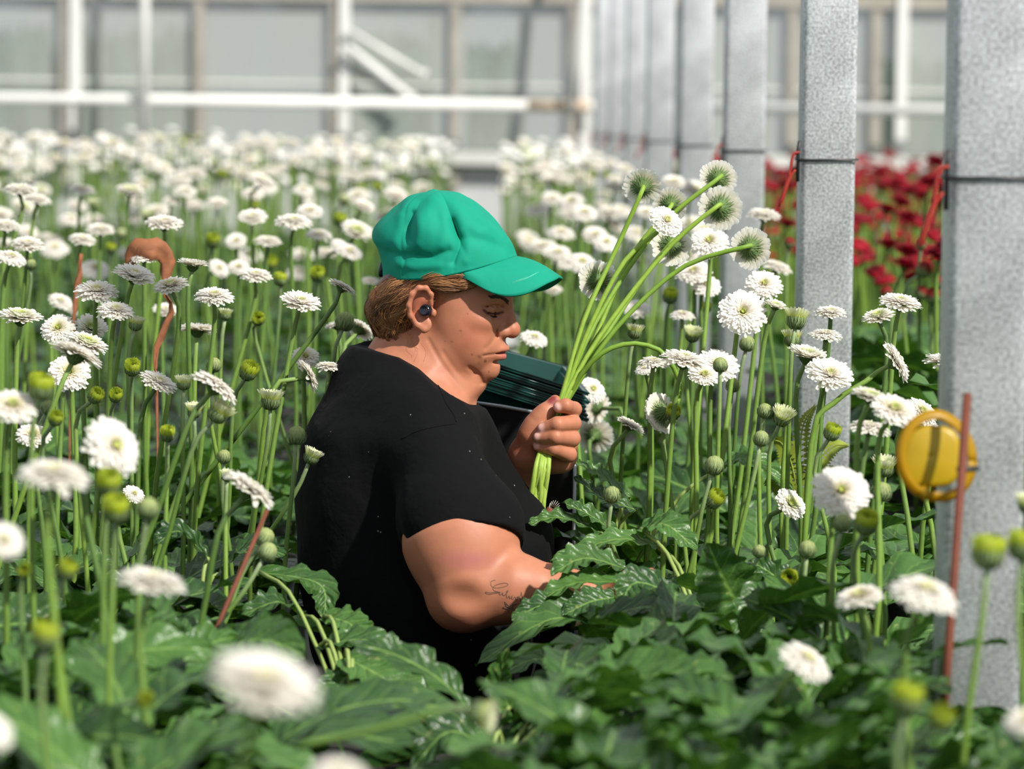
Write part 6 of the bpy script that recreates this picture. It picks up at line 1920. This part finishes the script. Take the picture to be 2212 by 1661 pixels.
ribbon('withered_leaf', [(283, 578, 0), (283, 556, 0), (304, 538, -.01), (336, 540, -.01), (358, 558, 0), (360, 594, 0), (354, 630, 0), (372, 665, .01), (350, 720, .01), (336, 770, .01), (338, 850, 0), (340, 960, 0), (340, 1060, .0)], [14, 34, 46, 48, 36, 22, 9, 9, 15, 10, 3, 3, 3], D * 1.08, 'withered brown leaf arching over a white gerbera on the left')
ribbon('withered_leaf', [(176, 548, 0), (172, 590, 0), (166, 625, 0), (162, 660, 0), (158, 720, 0), (155, 800, 0), (152, 900, 0), (150, 1030, 0)], [6, 10, 13, 10, 5, 4, 4, 4], D * 1.16, 'narrow blurred brown leaf hanging left of the arching withered one')
mb = MB(); a_ = wp(1176, 1122, -.04); b_ = wp(1192, 1100, -.045)
mb.tube([a_ + (a_ - b_) * 2.5, a_, b_], [.006, .0062, .0066], 10)
st = mb.build('cut_stub', M_RUST, origin=a_); tag(st, 'small brown dried stem stub with a frayed end below the bunch', 'stem stub')
mb = MB()
for k in range(14):
    a = k * .449; d_ = (b_ - a_).normalized()
    e_ = CR * math.cos(a) + CU * math.sin(a)
    mb.tube([b_ + e_ * .004, b_ + e_ * .007 + d_ * .007], [.0006, .0002], 4)
o_ = mb.build('frayed_fibres', plain('fibre', (.7, .66, .58, 1), .8), st, origin=a_); o_['kind'] = 'stuff'

# ------------------------------------------------------------------ fern
M_FERN = plain('fern', lin(132, 146, 42), .6, noise=.3, nscale=60)
def frond(root, pts, depth, wid):
    P_ = bez([at(x, y, depth) for x, y in pts], 22)
    mb = MB(); mb.tube(P_, .0012, 5)
    for i in range(2, 22):
        t = (P_[min(i + 1, 21)] - P_[i - 1]).normalized()
        for sg in (-1, 1):
            sdir = (t.cross(CF) * sg).normalized()
            L = wid * (1 - i / 23) * depth / FPX
            a = P_[i]; tip = a + sdir * L + t * L * .25 + CF * (.004 * sg)
            w_ = t * (.0042)
            mid_ = a.lerp(tip, .5)
            mb.add([tuple(a), tuple(mid_ + w_), tuple(tip), tuple(mid_ - w_)], [(0, 1, 2, 3)])
    o_ = mb.build('frond', M_FERN, root)
fr_ = at(1735, 1120, D * 1.03); fr_.z = BED_Z
fern = empty('fern', fr_); tag(fern, 'small yellow green fern growing among the flowers left of the second column', 'fern')
for pts in ([(1730, 1120), (1728, 1000), (1735, 920), (1760, 878)], [(1728, 1110), (1712, 1010), (1690, 960), (1670, 950)], [(1735, 1110), (1760, 1010), (1800, 965), (1830, 962)], [(1730, 1120), (1740, 1050), (1775, 1020), (1815, 1012)], [(1726, 1120), (1700, 1060), (1670, 1040), (1655, 1045)]):
    frond(fern, pts, D * 1.03, 42)

# ------------------------------------------------------------------ single leaves that can be picked out around her
def blade(root, base, mid, tip, wpx, df, lobes=7, seed=0, face=.35):
    """leaf blade through three pixels, at depth factor df"""
    q_ = random.Random(seed); d_ = D * df
    A, B, C_ = at(base[0], base[1], d_ + .03), at(mid[0], mid[1], d_), at(tip[0], tip[1], d_ - .02)
    P_ = bez([A, B, C_], 27)
    V_, U2, F_ = [], [], []
    nw = 4
    for i, p_ in enumerate(P_):
        t = i / 26
        tg = (P_[min(i + 1, 26)] - P_[max(i - 1, 0)]).normalized()
        up = Vector((0, 0, 1)) * (1 - face) - CF * face
        sd_ = tg.cross(up).normalized(); nn = sd_.cross(tg).normalized()
        w = wpx * d_ / FPX * .5 * (math.sin(math.pi * (.06 + .94 * t) ** .85) ** .6 + .03) * (1 + .12 * math.sin(lobes * 6.28 * t + seed))
        for j in range(-nw, nw + 1):
            u = j / nw
            V_.append(tuple(p_ + sd_ * (u * w) + nn * (.30 * abs(u) ** 1.4 * w + .0035 * math.sin(t * 30 + u * 2 + seed) * abs(u)))); U2.append((u, .22 + .78 * t))
    for i in range(26):
        for j in range(2 * nw):
            a = i * (2 * nw + 1) + j; F_.append((a, a + 1, a + 2 * nw + 2, a + 2 * nw + 1))
    off = root.location
    me = mesh_data('leaf', [(a - off.x, b - off.y, c - off.z) for a, b, c in V_], F_, M_LEAF, uvs=U2)
    o_ = link('leaf', me, root)
    # petiole down to the bed
    return o_, A
def leaf_plant(bx, by, df, label, blades):
    b = at(bx, by, D * df); b.z = BED_Z
    root = empty('gerbera_plant', b); tag(root, label, 'plant')
    for k, (ba, mi, ti, w, d2, fc) in enumerate(blades):
        o_, A = blade(root, ba, mi, ti, w, d2, seed=k + int(bx), face=fc)
        mb = MB(); mb.tube(bez([b, b.lerp(A, .6) + Vector((0, 0, .04)), A], 8), .0028, 6); mb.build('petiole', M_PETI, root)
leaf_plant(1400, 1450, .90, 'gerbera plant whose long leaves cross in front of the bare forearm', [
    ((1345, 1352), (1190, 1338), (1027, 1438), 92, .91, .30), ((1280, 1440), (1150, 1425), (1036, 1492), 62, .89, .35),
    ((1352, 1228), (1262, 1206), (1190, 1242), 84, .93, .35), ((1385, 1262), (1250, 1258), (1164, 1298), 74, .925, .25),
    ((1300, 1300), (1180, 1305), (1105, 1340), 64, .92, .45), ((1470, 1290), (1378, 1258), (1341, 1300), 82, .90, .45),
    ((1290, 1335), (1420, 1312), (1545, 1372), 92, .87, .3), ((1330, 1290), (1275, 1300), (1215, 1330), 70, .915, .5)])
leaf_plant(1560, 1420, .92, 'gerbera plant with one broad dark leaf standing upright right of the hand', [
    ((1612, 1335), (1568, 1262), (1528, 1172), 140, .90, .85), ((1384, 1142), (1440, 1134), (1506, 1190), 78, .95, .4),
    ((1420, 1180), (1330, 1165), (1188, 1212), 58, .95, .35), ((1700, 1330), (1640, 1300), (1600, 1400), 90, .88, .5), ((1700, 1290), (1680, 1250), (1620, 1210), 70, .93, .6)])
leaf_plant(1290, 1200, 1.03, 'gerbera plant with pointed leaves just right of the crate edge', [
    ((1360, 1075), (1300, 1030), (1244, 998), 56, 1.03, .4), ((1370, 1100), (1300, 1075), (1240, 1030), 52, 1.02, .4), ((1300, 1150), (1210, 1118), (1140, 1132), 48, .985, .35),
    ((1330, 1150), (1270, 1110), (1215, 1085), 52, .99, .45), ((1560, 1008), (1620, 992), (1712, 1062), 62, 1.03, .4)])
leaf_plant(760, 1520, .86, 'gerbera plant with drooping leaves in front of the woman\'s hip on the left', [
    ((690, 1395), (790, 1382), (888, 1424), 78, .88, .3), ((745, 1420), (830, 1465), (955, 1545), 104, .86, .45), ((560, 1235), (690, 1262), (702, 1340), 66, .92, .3),
    ((700, 1330), (760, 1350), (800, 1400), 74, .9, .4), ((760, 1450), (720, 1500), (735, 1560), 80, .86, .6), ((650, 1330), (600, 1300), (520, 1330), 80, .9, .3)])
leaf_plant(1050, 1700, .80, 'gerbera plant with leaves along the bottom centre edge', [
    ((1090, 1640), (975, 1580), (890, 1660), 96, .80, .4), ((1120, 1560), (1080, 1480), (1100, 1400), 60, .86, .6), ((1300, 1500), (1200, 1480), (1090, 1640), 90, .82, .35),
    ((1330, 1560), (1250, 1560), (1150, 1660), 90, .78, .35), ((830, 1600), (860, 1560), (940, 1600), 70, .82, .4)])
leaf_plant(420, 1330, .92, 'gerbera plant with a glossy arched leaf among the left stems', [
    ((450, 1205), (386, 1148), (336, 1178), 70, .92, .35), ((470, 1240), (540, 1180), (620, 1200), 70, .93, .35), ((360, 1290), (280, 1260), (230, 1300), 80, .9, .3)])
